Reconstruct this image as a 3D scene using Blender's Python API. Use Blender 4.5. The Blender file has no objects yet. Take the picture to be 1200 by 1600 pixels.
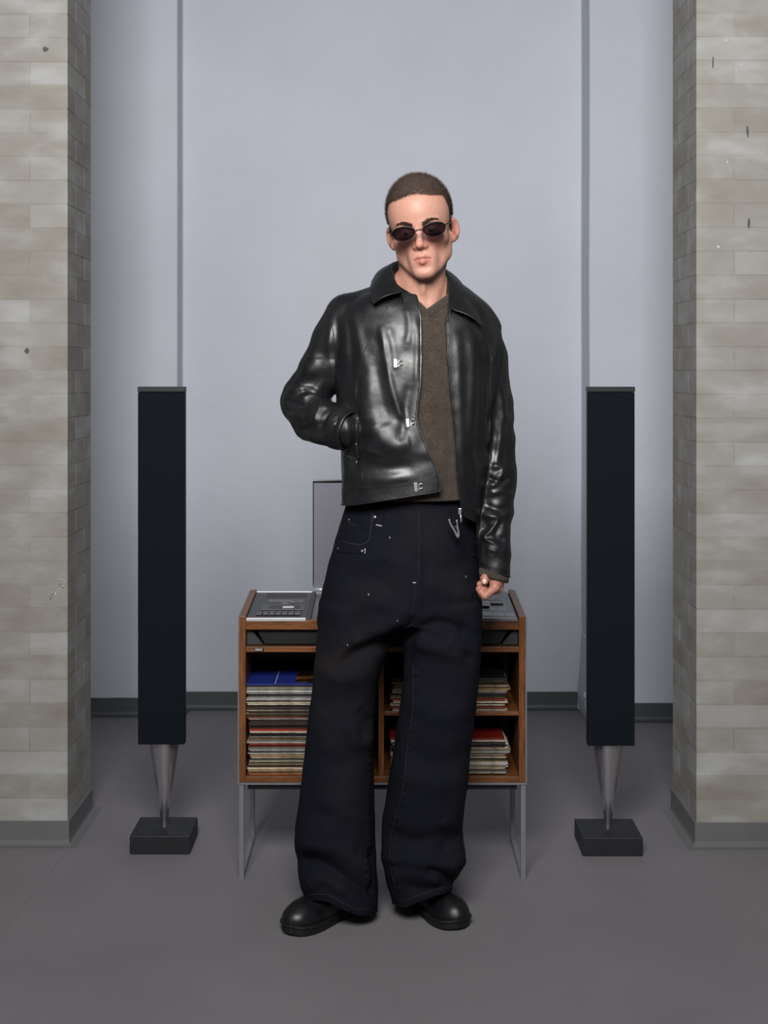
import bpy, bmesh, math, random
import numpy as np
from mathutils import Vector, Matrix
from mathutils.bvhtree import BVHTree

sc = bpy.context.scene
COL = sc.collection
random.seed(7)

# ------------------------------------------------------------------ camera
FPX, CAM_H, HOR = 2200.0, 1.38, 580.0          # focal length in pixels, lens height, horizon row (frame 1200 x 1600)
cam_d = bpy.data.cameras.new('camera')
cam = bpy.data.objects.new('camera', cam_d); COL.objects.link(cam)
cam.location = (0, 0, CAM_H); cam.rotation_euler = (math.pi / 2, 0, 0)
cam_d.sensor_fit = 'VERTICAL'; cam_d.sensor_height = 36.0
cam_d.lens = FPX / 1600.0 * 36.0
cam_d.shift_y = (HOR - 800.0) / 1600.0
cam_d.clip_start = 0.05; cam_d.clip_end = 60
sc.camera = cam

# ------------------------------------------------------------------ light
w = bpy.data.worlds.new('world'); sc.world = w; w.use_nodes = True
w.node_tree.nodes['Background'].inputs[0].default_value = (0.80, 0.88, 1.0, 1)
w.node_tree.nodes['Background'].inputs[1].default_value = 0.095

def area(name, loc, target, sx, sy, power, color=(1, 1, 1), spread=180):
    d = bpy.data.lights.new(name, 'AREA'); d.shape = 'RECTANGLE'; d.size = sx; d.size_y = sy
    d.energy = power; d.color = color; d.spread = math.radians(spread)
    o = bpy.data.objects.new(name, d); COL.objects.link(o); o.location = loc
    o.rotation_euler = (Vector(target) - Vector(loc)).to_track_quat('-Z', 'Y').to_euler()
    return o
area('key_softbox', (-0.20, 0.35, 2.95), (0.15, 4.2, 2.05), 1.5, 1.2, 88, (1.0, 0.985, 0.97), 118)

vs = sc.view_settings
vs.view_transform = 'Standard'; vs.look = 'None'; vs.gamma = 1.0; vs.exposure = 0.0
vs.use_curve_mapping = False

# ------------------------------------------------------------------ helpers
def W(px, py, Y):
    """a point of the photograph (1200 x 1600) at depth Y, in metres"""
    return Vector(((px - 600.0) * Y / FPX, Y, CAM_H - (py - HOR) * Y / FPX))

WORLD = {}
def link(o, parent=None, world=None):
    """link, parent, keep mesh coordinates as world coordinates (world = the object's own world matrix)"""
    COL.objects.link(o)
    M = world if world is not None else Matrix.Identity(4)
    WORLD[o.name] = M
    if parent is not None:
        o.parent = parent
        o.matrix_parent_inverse = WORLD[parent.name].inverted()
    o.matrix_basis = M
    return o

def tag(o, label=None, cat=None, group=None, kind=None):
    if label: o['label'] = label
    if cat: o['category'] = cat
    if group: o['group'] = group
    if kind: o['kind'] = kind
    return o

def empty(name, loc):
    o = bpy.data.objects.new(name, None); o.empty_display_size = 0.05
    return link(o, None, Matrix.Translation(Vector(loc)))

def obj(name, bm, mat, parent=None, smooth=False, bevel=0, seg=2, solid=0, world=None):
    if isinstance(bm, bmesh.types.BMesh):
        me = bpy.data.meshes.new(name); bm.normal_update(); bm.to_mesh(me); bm.free()
    else:
        me = bm
    if mat is not None and not me.materials:
        for m in (mat if isinstance(mat, (list, tuple)) else [mat]): me.materials.append(m)
    if smooth:
        me.polygons.foreach_set('use_smooth', [True] * len(me.polygons))
    o = bpy.data.objects.new(name, me)
    link(o, parent, world)
    if solid:
        md = o.modifiers.new('thick', 'SOLIDIFY'); md.thickness = abs(solid); md.offset = -1 if solid > 0 else 1
    if bevel:
        md = o.modifiers.new('edge', 'BEVEL'); md.width = bevel; md.segments = seg; md.limit_method = 'ANGLE'; md.angle_limit = 0.6
        md.harden_normals = False
    return o

def add_box(bm, c0, c1, mi=0):
    x0, y0, z0 = c0; x1, y1, z1 = c1
    v = [bm.verts.new(p) for p in ((x0,y0,z0),(x1,y0,z0),(x1,y1,z0),(x0,y1,z0),(x0,y0,z1),(x1,y0,z1),(x1,y1,z1),(x0,y1,z1))]
    for f in ((3,2,1,0),(4,5,6,7),(0,1,5,4),(1,2,6,5),(2,3,7,6),(3,0,4,7)):
        fc = bm.faces.new([v[i] for i in f]); fc.material_index = mi
    return v

def box(c0, c1):
    bm = bmesh.new(); add_box(bm, c0, c1); return bm

def add_hexa(bm, p, mi=0):
    """eight corners: bottom four then top four, counter-clockwise"""
    v = [bm.verts.new(q) for q in p]
    for f in ((3,2,1,0),(4,5,6,7),(0,1,5,4),(1,2,6,5),(2,3,7,6),(3,0,4,7)):
        bm.faces.new([v[i] for i in f]).material_index = mi
    return v

def add_tube(bm, pts, r, n=6, closed=False, cap=True):
    pts = [Vector(p) for p in pts]; N = len(pts)
    rr = r if hasattr(r, '__len__') else [r] * N
    rings = []; up = None
    for i, p in enumerate(pts):
        a = pts[(i - 1) % N] if (closed or i > 0) else p
        b = pts[(i + 1) % N] if (closed or i < N - 1) else p
        t = (b - a)
        t = t.normalized() if t.length > 1e-9 else Vector((0, 0, 1))
        if up is None:
            up = Vector((0, 0, 1)) if abs(t.z) < 0.9 else Vector((1, 0, 0))
        u = (up - t * up.dot(t))
        u = u.normalized() if u.length > 1e-6 else t.orthogonal().normalized()
        up = u; v = t.cross(u)
        rings.append([bm.verts.new(p + (u * math.cos(k * 2 * math.pi / n) + v * math.sin(k * 2 * math.pi / n)) * rr[i]) for k in range(n)])
    for i in range(N if closed else N - 1):
        A, B = rings[i], rings[(i + 1) % N]
        for k in range(n):
            bm.faces.new((A[k], A[(k + 1) % n], B[(k + 1) % n], B[k]))
    if cap and not closed:
        bm.faces.new(rings[0][::-1]); bm.faces.new(rings[-1])

def tube(pts, r, n=6, closed=False):
    bm = bmesh.new(); add_tube(bm, pts, r, n, closed); return bm

def add_lathe(bm, prof, cx, cy, n=32, cap=True):
    rings = []
    for r, z in prof:
        rings.append([bm.verts.new((cx + r * math.cos(k * 2 * math.pi / n), cy + r * math.sin(k * 2 * math.pi / n), z)) for k in range(n)])
    for A, B in zip(rings, rings[1:]):
        for k in range(n): bm.faces.new((A[k], A[(k + 1) % n], B[(k + 1) % n], B[k]))
    if cap:
        bm.faces.new(rings[0][::-1]); bm.faces.new(rings[-1])

def add_ball(bm, c, r, seg=10, ring=7, scale=(1, 1, 1), M=None):
    m = Matrix.Translation(Vector(c)) @ (M if M is not None else Matrix.Identity(4)) @ Matrix.Diagonal((r*scale[0], r*scale[1], r*scale[2], 1))
    bmesh.ops.create_uvsphere(bm, u_segments=seg, v_segments=ring, radius=1, matrix=m)

def smooth_line(pts, n=8):
    """Catmull-Rom through the points"""
    P = [Vector(p) for p in pts]; out = []
    for i in range(len(P) - 1):
        p0 = P[i - 1] if i else P[0] * 2 - P[1]
        p1, p2 = P[i], P[i + 1]
        p3 = P[i + 2] if i + 2 < len(P) else P[-1] * 2 - P[-2]
        for k in range(n):
            t = k / n
            out.append(0.5 * ((2 * p1) + (p2 - p0) * t + (2*p0 - 5*p1 + 4*p2 - p3) * t*t + (3*p1 - p0 - 3*p2 + p3) * t**3))
    out.append(P[-1]); return out

# ---- materials
def srgb(r, g, b):
    return tuple(((c / 255) / 12.92 if c / 255 <= 0.04045 else ((c / 255 + 0.055) / 1.055) ** 2.4) for c in (r, g, b)) + (1,)

class NT:
    def __init__(s, name):
        s.m = bpy.data.materials.new(name); s.m.use_nodes = True
        s.t = s.m.node_tree; s.b = s.t.nodes['Principled BSDF']
        s.tc = s.t.nodes.new('ShaderNodeTexCoord')
    def node(s, typ, **kw):
        n = s.t.nodes.new(typ)
        for k, v in kw.items(): setattr(n, k, v)
        return n
    def ln(s, a, b): s.t.links.new(a, b)
    def set(s, **kw):
        for k, v in kw.items(): s.b.inputs[k.replace('_', ' ')].default_value = v
    def mapping(s, scale=(1, 1, 1), src='Object', rot=(0, 0, 0)):
        m = s.node('ShaderNodeMapping'); m.inputs['Scale'].default_value = scale; m.inputs['Rotation'].default_value = rot
        s.ln(s.tc.outputs[src], m.inputs['Vector']); return m.outputs['Vector']
    def noise(s, scale, vec=None, detail=4, rough=0.55, dist=0):
        n = s.node('ShaderNodeTexNoise'); n.inputs['Scale'].default_value = scale; n.inputs['Detail'].default_value = detail
        n.inputs['Roughness'].default_value = rough; n.inputs['Distortion'].default_value = dist
        s.ln(vec if vec is not None else s.tc.outputs['Object'], n.inputs['Vector']); return n.outputs['Fac']
    def ramp(s, fac, stops):
        r = s.node('ShaderNodeValToRGB'); e = r.color_ramp.elements
        while len(e) < len(stops): e.new(0.5)
        for el, (p, c) in zip(e, stops): el.position = p; el.color = c
        s.ln(fac, r.inputs['Fac']); return r.outputs['Color']
    def mix(s, fac, a, b, mode='MIX'):
        n = s.node('ShaderNodeMix', data_type='RGBA', blend_type=mode)
        for sock, v in ((n.inputs['Factor'], fac), (n.inputs['A'], a), (n.inputs['B'], b)):
            if isinstance(v, (int, float, tuple)): pass
        ins = [i for i in n.inputs if i.enabled]
        f, A, B = ins[0], ins[1], ins[2]
        for sock, v in ((f, fac), (A, a), (B, b)):
            if isinstance(v, (int, float, tuple)): sock.default_value = v
            else: s.ln(v, sock)
        return [o for o in n.outputs if o.enabled][0]
    def bump(s, h, strength=0.3, dist=0.002, normal=None):
        b = s.node('ShaderNodeBump'); b.inputs['Strength'].default_value = strength; b.inputs['Distance'].default_value = dist
        s.ln(h, b.inputs['Height'])
        if normal is not None: s.ln(normal, b.inputs['Normal'])
        return b.outputs['Normal']
    def base(s, c): s.ln(c, s.b.inputs['Base Color'])
    def normal(s, n): s.ln(n, s.b.inputs['Normal'])

def simple(name, c, rough=0.5, metal=0.0, noise=None, bump=None, spec=0.5):
    n = NT(name); n.set(Base_Color=c, Roughness=rough, Metallic=metal)
    n.b.inputs['Specular IOR Level'].default_value = spec
    if noise:
        sc_, amt = noise; d = tuple(x * (1 - amt) for x in c[:3]) + (1,); l = tuple(min(1, x * (1 + amt)) for x in c[:3]) + (1,)
        n.base(n.ramp(n.noise(sc_), [(0.3, d), (0.7, l)]))
    if bump:
        n.normal(n.bump(n.noise(bump[0], detail=3), bump[1], bump[2]))
    return n.m

MAT = {}
def mk_wall():
    n = NT('painted_plaster')
    v = n.mapping((1, 1, 1))
    n.base(n.ramp(n.noise(1.3, v, 5), [(0.3, srgb(194, 198, 208)), (0.6, srgb(202, 206, 216)), (0.8, srgb(199, 202, 211))]))
    n.set(Roughness=0.62); n.b.inputs['Specular IOR Level'].default_value = 0.3
    br = n.node('ShaderNodeTexBrick'); br.inputs['Scale'].default_value = 1.0
    br.inputs['Brick Width'].default_value = 0.24; br.inputs['Row Height'].default_value = 0.072; br.inputs['Mortar Size'].default_value = 0.008
    br.inputs['Mortar Smooth'].default_value = 1.0
    br.inputs['Color1'].default_value = (1, 1, 1, 1); br.inputs['Color2'].default_value = (.8, .8, .8, 1); br.inputs['Mortar'].default_value = (.3, .3, .3, 1)
    vv = n.mapping((1, 1, 1), rot=(math.pi / 2, 0, 0))
    n.ln(vv, br.inputs['Vector'])
    b0 = n.bump(br.outputs['Color'], 0.08, 0.004)
    b1 = n.bump(n.noise(5, v, 4, 0.6, 0.4), 0.35, 0.012, b0)
    n.normal(n.bump(n.noise(60, v, 3), 0.12, 0.002, b1))
    return n.m
MAT['wall'] = mk_wall()

def mk_floor():
    n = NT('grey_vinyl')
    a = n.ramp(n.noise(2.2, detail=6, rough=0.6), [(0.3, srgb(123, 119, 123)), (0.7, srgb(132, 128, 132))])
    g = n.noise(260, detail=2)
    c = n.mix(0.10, a, n.ramp(g, [(0.42, srgb(70, 68, 70)), (0.62, srgb(140, 138, 140))]))
    n.base(c); n.set(Roughness=0.62); n.b.inputs['Specular IOR Level'].default_value = 0.35
    n.normal(n.bump(n.noise(420, detail=2), 0.06, 0.001))
    return n.m
MAT['floor'] = mk_floor()

def mk_brick(name, c0, c1, c2, rnd=0.35):
    n = NT(name)
    cl = n.noise(7.5, n.mapping((1, 1, 1.6), 'Object'), 6, 0.62, 0.3)
    geo = n.node('ShaderNodeNewGeometry')
    wv = n.node('ShaderNodeMapping'); wv.inputs['Scale'].default_value = (1, 1, 2.2); n.ln(geo.outputs['Position'], wv.inputs['Vector'])
    cl2 = n.noise(7.0, wv.outputs['Vector'], 4, 0.5, 0.1)
    col = n.ramp(cl2, [(0.25, c0), (0.5, c1), (0.72, c2)])
    oi = n.node('ShaderNodeObjectInfo')
    rc = n.ramp(oi.outputs['Random'], [(0.0, srgb(134, 125, 114)), (0.4, srgb(151, 148, 140)), (0.75, srgb(161, 160, 155)), (1.0, srgb(180, 181, 179))])
    sm = n.noise(4.0, wv.outputs['Vector'], 3)
    fac = n.node('ShaderNodeMath', operation='MULTIPLY'); n.ln(sm, fac.inputs[0]); fac.inputs[1].default_value = rnd * 2
    col = n.mix(fac.outputs[0], col, rc)
    n.base(col); n.set(Roughness=0.85); n.b.inputs['Specular IOR Level'].default_value = 0.25
    b0 = n.bump(n.noise(32, geo.outputs['Position'], 4, 0.6), 0.35, 0.004)
    n.normal(n.bump(n.noise(330, geo.outputs['Position'], 3, 0.7), 0.5, 0.0015, b0))
    return n.m
MAT['brick'] = mk_brick('slurried_brick', srgb(139, 133, 125), srgb(154, 151, 145), srgb(176, 176, 174))
MAT['mortar'] = mk_brick('slurry_joint', srgb(134, 128, 120), srgb(150, 147, 140), srgb(171, 171, 168), 0.12)
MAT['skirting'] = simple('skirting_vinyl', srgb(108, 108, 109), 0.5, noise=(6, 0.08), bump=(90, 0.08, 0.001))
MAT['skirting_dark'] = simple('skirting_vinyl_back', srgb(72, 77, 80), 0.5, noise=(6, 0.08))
MAT['black_fabric'] = simple('speaker_cloth', srgb(17, 22, 28), 0.92, bump=(900, 0.25, 0.0006), spec=0.15)
MAT['black_body'] = simple('black_anodised', srgb(16, 19, 23), 0.45)
MAT['base_black'] = simple('black_stone_base', srgb(26, 28, 31), 0.6, noise=(30, 0.2), bump=(140, 0.2, 0.001))
MAT['chrome'] = simple('polished_aluminium', srgb(206, 202, 204), 0.20, 0.92)
MAT['silver'] = simple('brushed_aluminium', srgb(212, 212, 213), 0.35, 0.35)
MAT['steel'] = simple('nickel_hardware', srgb(180, 179, 177), 0.28, 0.75)
MAT['steel_dark'] = simple('dark_hardware', srgb(70, 70, 74), 0.3, 1.0)
MAT['leg_grey'] = simple('grey_lacquered_steel', srgb(136, 137, 142), 0.42, 0.35)
MAT['black_paint'] = simple('black_lacquer', srgb(14, 14, 16), 0.5)
MAT['deck_black'] = simple('deck_black', srgb(44, 46, 50), 0.38, 0.3)
MAT['deck_dark'] = simple('deck_dark', srgb(18, 19, 22), 0.3)
MAT['deck_grey'] = simple('deck_grey', srgb(112, 113, 116), 0.42, 0.4)
MAT['deck_grey_light'] = simple('deck_grey_light', srgb(134, 135, 138), 0.4, 0.4)
MAT['label_white'] = simple('label_white', srgb(220, 221, 222), 0.6)
MAT['chassis'] = simple('chassis_grey', srgb(52, 54, 56), 0.5)

def mk_wood(name, dark, mid, light, along='Z'):
    n = NT(name)
    s = {'Z': (9, 9, 0.7), 'X': (0.7, 9, 9), 'Y': (9, .7, 9)}[along]
    v = n.mapping(s)
    g = n.noise(7, v, 6, 0.65, 1.2)
    f = n.noise(34, v, 3, 0.6, 0.3)
    c = n.ramp(g, [(0.28, dark), (0.5, mid), (0.72, light)])
    c2 = n.mix(0.35, c, n.ramp(f, [(0.35, dark), (0.65, light)]))
    n.base(c2); n.set(Roughness=0.42); n.normal(n.bump(f, 0.06, 0.001))
    return n.m
WD = (srgb(56, 31, 16), srgb(110, 65, 32), srgb(146, 92, 48))
MAT['wood_z'] = mk_wood('rosewood_upright', *WD, along='Z')
MAT['wood_x'] = mk_wood('rosewood_across', *WD, along='X')
MAT['wood_y'] = mk_wood('rosewood_deep', *WD, along='Y')
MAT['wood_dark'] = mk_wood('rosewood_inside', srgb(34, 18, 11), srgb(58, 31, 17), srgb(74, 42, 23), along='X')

def mk_acrylic():
    n = NT('smoked_acrylic')
    n.set(Base_Color=srgb(214, 208, 211), Roughness=0.08, IOR=1.45)
    n.b.inputs['Transmission Weight'].default_value = 1.0
    return n.m
MAT['acrylic'] = mk_acrylic()

def mk_sleeve():
    n = NT('record_sleeve')
    oi = n.node('ShaderNodeObjectInfo')
    v = n.mapping((1.2, 1.2, 260))
    lines = n.noise(3.0, v, 3, 0.6)
    hsv = n.node('ShaderNodeHueSaturation'); hsv.inputs['Value'].default_value = 0.42
    n.ln(oi.outputs['Color'], hsv.inputs['Color'])
    sp = n.noise(55, n.mapping((1, 1, .05)), 2)
    c = n.mix(n.ramp(lines, [(0.38, (1, 1, 1, 1)), (0.5, (0, 0, 0, 1))]), oi.outputs['Color'], hsv.outputs['Color'])
    dirt = n.ramp(n.noise(38, n.mapping((1, 1, 6)), 4, 0.65), [(0.34, srgb(120, 100, 78)), (0.55, (1, 1, 1, 1))])
    n.base(n.mix(0.8, c, dirt, 'MULTIPLY')); n.set(Roughness=0.6)
    return n.m
def mk_cover():
    n = NT('record_cover')
    oi = n.node('ShaderNodeObjectInfo'); n.base(oi.outputs['Color']); n.set(Roughness=0.4)
    return n.m
MAT['sleeve'] = mk_sleeve(); MAT['cover'] = mk_cover()

# ------------------------------------------------------------------ the room
def vnoise(P, scale, seed=0):
    """smooth value noise, P (n,3) -> -1..1"""
    rs = np.random.RandomState(seed); L = rs.rand(32, 32, 32).astype(np.float32) * 2 - 1
    q = P * scale + 1000.0; i = np.floor(q).astype(int); f = q - i; f = f * f * (3 - 2 * f)
    i &= 31; j = (i + 1) & 31; out = 0
    for dx in (0, 1):
        for dy in (0, 1):
            for dz in (0, 1):
                wgt = (f[:, 0] if dx else 1 - f[:, 0]) * (f[:, 1] if dy else 1 - f[:, 1]) * (f[:, 2] if dz else 1 - f[:, 2])
                out = out + wgt * L[(j if dx else i)[:, 0], (j if dy else i)[:, 1], (j if dz else i)[:, 2]]
    return out

bm = bmesh.new()
bmesh.ops.create_grid(bm, x_segments=6, y_segments=8, size=1, matrix=Matrix.Translation((0, 2.6, 0)) @ Matrix.Diagonal((3.2, 4.2, 1, 1)))
floor = tag(obj('floor', bm, MAT['floor']), kind='structure')
# welded seam in the vinyl, running back beside the pier
s0, s1 = Vector((-0.953, 3.2, 0)), Vector((-0.872, 4.9, 0))
d = (s1 - s0).normalized().cross(Vector((0, 0, 1))) * 0.0016
bm = bmesh.new()
add_hexa(bm, [s0 - d, s1 - d, s1 + d, s0 + d] + [p + Vector((0, 0, 0.0006)) for p in (s0 - d, s1 - d, s1 + d, s0 + d)])
obj('weld_seam', bm, simple('weld_seam', srgb(122, 120, 122), 0.5), floor)

YL, YC, YR = 5.64, 5.75, 5.555
plan = [(-3.2, YL), (-0.826, YL), (-0.821, YC), (0.808, YC), (0.811, YR), (3.2, YR)]
def wall_mesh(plan, z1, step=0.05):
    pts = []
    for a, b in zip(plan, plan[1:]):
        L = math.dist(a, b); n = max(2, int(L / step))
        for k in range(n): pts.append((a[0] + (b[0] - a[0]) * k / n, a[1] + (b[1] - a[1]) * k / n))
    pts.append(plan[-1]); nz = int(z1 / step)
    V = np.array([(x, y, z1 * k / nz) for k in range(nz + 1) for x, y in pts], float)
    n = len(pts)
    V[:, 1] += vnoise(V, 2.3, 3) * 0.004
    V[:, 0] += vnoise(V * np.array([.3, .3, 1]), 1.7, 4) * 0.004
    F = [(k*n + i, k*n + i + 1, (k+1)*n + i + 1, (k+1)*n + i) for k in range(nz) for i in range(n - 1)]
    me = bpy.data.meshes.new('wall_back'); me.from_pydata(V.tolist(), [], F); return me
wall_back = tag(obj('wall_back', wall_mesh(plan, 3.6), MAT['wall']), kind='structure')
md = wall_back.modifiers.new('arris', 'BEVEL'); md.width = 0.008; md.segments = 2; md.limit_method = 'ANGLE'; md.angle_limit = 0.9
# broken foot of the plaster return, standing proud of the skirting
bm = bmesh.new()
prof = [(0.0, 0.795, 0.815), (0.03, 0.790, 0.815), (0.075, 0.786, 0.815), (0.12, 0.790, 0.815), (0.20, 0.797, 0.815), (0.32, 0.803, 0.815)]
prev = None
for z, x0, x1 in prof:
    yy = YR - 0.02 + (0.02 if z > 0.25 else 0)
    ring = [bm.verts.new(p) for p in ((x0 + .004, yy, z), (x1, yy - .003, z), (x1, YC, z), (x0, YC - 0.02, z))]
    if prev:
        for k in range(4): bm.faces.new((prev[k], prev[(k+1) % 4], ring[(k+1) % 4], ring[k]))
    else: bm.faces.new(ring[::-1])
    prev = ring
bm.faces.new(prev)
obj('plaster_foot', bm, MAT['wall'], wall_back, bevel=0.006, seg=3)
bm = bmesh.new(); add_ball(bm, (0.793, YR - 0.02, 0.105), 0.013, 10, 8, (0.8, 0.7, 1.2)); add_ball(bm, (0.799, YR - 0.022, 0.075), 0.010, 10, 8, (0.8, 0.6, 1.8))
obj('plaster_lump', bm, MAT['wall'], wall_back, smooth=True)

def sweep(plan, prof):
    """profile (outwards, z) swept along a plan line; outwards = to the right of the walking direction"""
    bm = bmesh.new(); P = [Vector((x, y, 0)) for x, y in plan]; rings = []
    for i, p in enumerate(P):
        n = Vector((0, 0, 0))
        ds = []
        if i > 0: ds.append((p - P[i-1]).normalized())
        if i < len(P) - 1: ds.append((P[i+1] - p).normalized())
        ns = [Vector((q.y, -q.x, 0)) for q in ds]
        n = ns[0] if len(ns) == 1 else (ns[0] + ns[1]) / (1 + ns[0].dot(ns[1]))
        rings.append([bm.verts.new(p + n * o + Vector((0, 0, z))) for o, z in prof])
    for A, B in zip(rings, rings[1:]):
        for k in range(len(prof) - 1): bm.faces.new((A[k], B[k], B[k+1], A[k+1]))
    return bm
COVE = [(0.030, 0.0), (0.030, 0.0012), (0.014, 0.003), (0.008, 0.008), (0.0055, 0.018), (0.005, 0.070), (0.003, 0.0715), (-0.01, 0.0715)]
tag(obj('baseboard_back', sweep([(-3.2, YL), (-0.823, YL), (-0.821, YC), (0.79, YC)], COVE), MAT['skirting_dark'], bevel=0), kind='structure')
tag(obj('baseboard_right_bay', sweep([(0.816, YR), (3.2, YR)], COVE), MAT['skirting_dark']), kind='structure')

# ---- the two brick piers, slurry coated, every brick its own piece
JOINT, COURSE = 0.0028, 0.0692
def brick_mesh(dx, dy):
    bm = bmesh.new(); h = COURSE - JOINT
    add_box(bm, (-dx/2, -dy/2, 0), (dx/2, dy/2, h))
    bmesh.ops.bevel(bm, geom=list(bm.edges), offset=0.0010, segments=2, affect='EDGES')
    me = bpy.data.meshes.new('brick'); bm.to_mesh(me); bm.free(); me.materials.append(MAT['brick']); return me
BR = {}
def place_brick(parent, x0, x1, y0, y1, z):
    dx, dy = round(x1 - x0, 4), round(y1 - y0, 4)
    key = (dx, dy)
    if key not in BR: BR[key] = brick_mesh(dx, dy)
    o = bpy.data.objects.new('brick', BR[key])
    link(o, parent, Matrix.Translation(((x0 + x1) / 2, (y0 + y1) / 2, z)))
rb = random.Random(21)
def pier(name, xin, sgn, yf, yb, ztop):
    """xin: inner face, sgn: direction towards the outside of the frame"""
    X = lambda t: xin + sgn * t
    e = 0.0005
    xs = sorted((X(e), X(0.62)))
    p = tag(obj(name, box((xs[0], yf + e, 0), (xs[1], yb - e, ztop)), MAT['mortar']), kind='structure')
    k = 0; z = 0.068
    while z < ztop - 0.07:
        pr = rb.uniform(-0.0007, 0.0004)
        front = []; t = 0.0
        lead = 0.228 if k % 2 == 0 else 0.108
        L = lead
        while t < 0.60:
            front.append((t, min(t + L, 0.62))); t += L + JOINT
            L = rb.choice((0.228, 0.228, 0.108))
        for i, (a, b) in enumerate(front):
            j = rb.uniform(-0.0002, 0.0001)
            x0, x1 = sorted((X(a + (0 if i else j)), X(b)))
            dep = 0.108 if (k % 2 == 0 or i) else 0.228
            place_brick(p, x0, x1, yf + (j if i else 0), yf + dep, z)
        y = yf + (0.108 if k % 2 == 0 else 0.228) + JOINT
        while y < yb - 0.03:
            y2 = min(y + 0.228, yb)
            j = rb.uniform(-0.0002, 0.0001)
            x0, x1 = sorted((X(j), X(0.108)))
            place_brick(p, x0, x1, y, y2, z); y = y2 + JOINT
        z += COURSE; k += 1
    return p
pl = pier('pillar_left', -0.9215, -1, 4.10, 4.425, 3.1)
pr_ = pier('pillar_right', 0.9065, 1, 4.085, 4.42, 3.1)
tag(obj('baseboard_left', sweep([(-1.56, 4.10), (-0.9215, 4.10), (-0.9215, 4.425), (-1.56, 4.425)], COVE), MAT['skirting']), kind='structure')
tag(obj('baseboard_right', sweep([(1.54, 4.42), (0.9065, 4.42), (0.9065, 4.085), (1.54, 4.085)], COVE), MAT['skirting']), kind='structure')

# screw plugs, scuffs and paint specks on the piers
def blotch(name, px, py, Y, rx, rz, mat, parent, tilt=0, seed=1, th=0.0012, n=14):
    r = random.Random(seed); c = W(px, py, Y); bm = bmesh.new(); k = Y / FPX
    a = []; b = []
    for i in range(n):
        t = i * 2 * math.pi / n; q = r.uniform(0.7, 1.1)
        x, z = rx * k * q * math.cos(t), rz * k * q * math.sin(t)
        x, z = x * math.cos(tilt) - z * math.sin(tilt), x * math.sin(tilt) + z * math.cos(tilt)
        a.append(bm.verts.new((c.x + x, Y - th, c.z + z))); b.append(bm.verts.new((c.x + x * 1.05, Y + 0.004, c.z + z * 1.05)))
    bm.faces.new(a)
    for i in range(n): bm.faces.new((a[(i+1) % n], a[i], b[i], b[(i+1) % n]))
    return obj(name, bm, mat, parent)
M_scuff = simple('white_scuff', srgb(196, 197, 198), 0.8, noise=(160, 0.2))
M_mark = simple('dark_scuff', srgb(86, 82, 80), 0.8, noise=(200, 0.2))
def scuff(parent):
    """torn bit of white plaster on the arris: a pointed smear made of short strokes"""
    r = random.Random(5); bm = bmesh.new()
    for i in range(46):
        t = r.random(); u = r.uniform(-1, 1)
        px = 104 - 29 * t + r.uniform(-2, 0); py = 905 + 34 * t + u * (11 * (1 - t) + 2)
        c = W(min(px, 104.5), py, 4.0985); L = r.uniform(0.004, 0.011); a = -0.85 + r.uniform(-.3, .3)
        dx, dz = L * math.cos(a), L * math.sin(a); wx, wz = 0.0022 * math.sin(a), -0.0022 * math.cos(a)
        add_hexa(bm, [(c.x - wx, 4.0982, c.z - wz), (c.x - dx - wx, 4.0982, c.z + dz - wz), (c.x - dx + wx, 4.0982, c.z + dz + wz), (c.x + wx, 4.0982, c.z + wz),
                      (c.x - wx, 4.1012, c.z - wz), (c.x - dx - wx, 4.1012, c.z + dz - wz), (c.x - dx + wx, 4.1012, c.z + dz + wz), (c.x + wx, 4.1012, c.z + wz)][::-1])
    bmesh.ops.recalc_face_normals(bm, faces=bm.faces)
    obj('plaster_scuff', bm, M_scuff, parent)
scuff(pl)
blotch('screw_plug', 71, 77, 4.10, 4.5, 4.5, M_mark, pl, seed=2)
blotch('screw_plug', 42, 548, 4.10, 4.5, 4.5, M_mark, pl, seed=3)
for i, (x, y, a, b, t) in enumerate([(1114, 98, 1.3, 11, 0.0), (1168, 205, 2.0, 11, 0.1), (1170, 349, 2.4, 9, 0.0)]):
    blotch('scuff_mark', x, y, 4.085, a, b, M_mark, pr_, t, 11 + i, 0.0008)
for i, (x, y, a, b) in enumerate([(1122.5, 386, 2.4, 2.4), (1134, 64, 1.8, 1.8), (1136, 253, 1.2, 3), (1158, 101, .9, 2.2)]):
    blotch('paint_speck', x, y, 4.085, a, b, M_scuff, pr_, 0, 21 + i, 0.0008)

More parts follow.
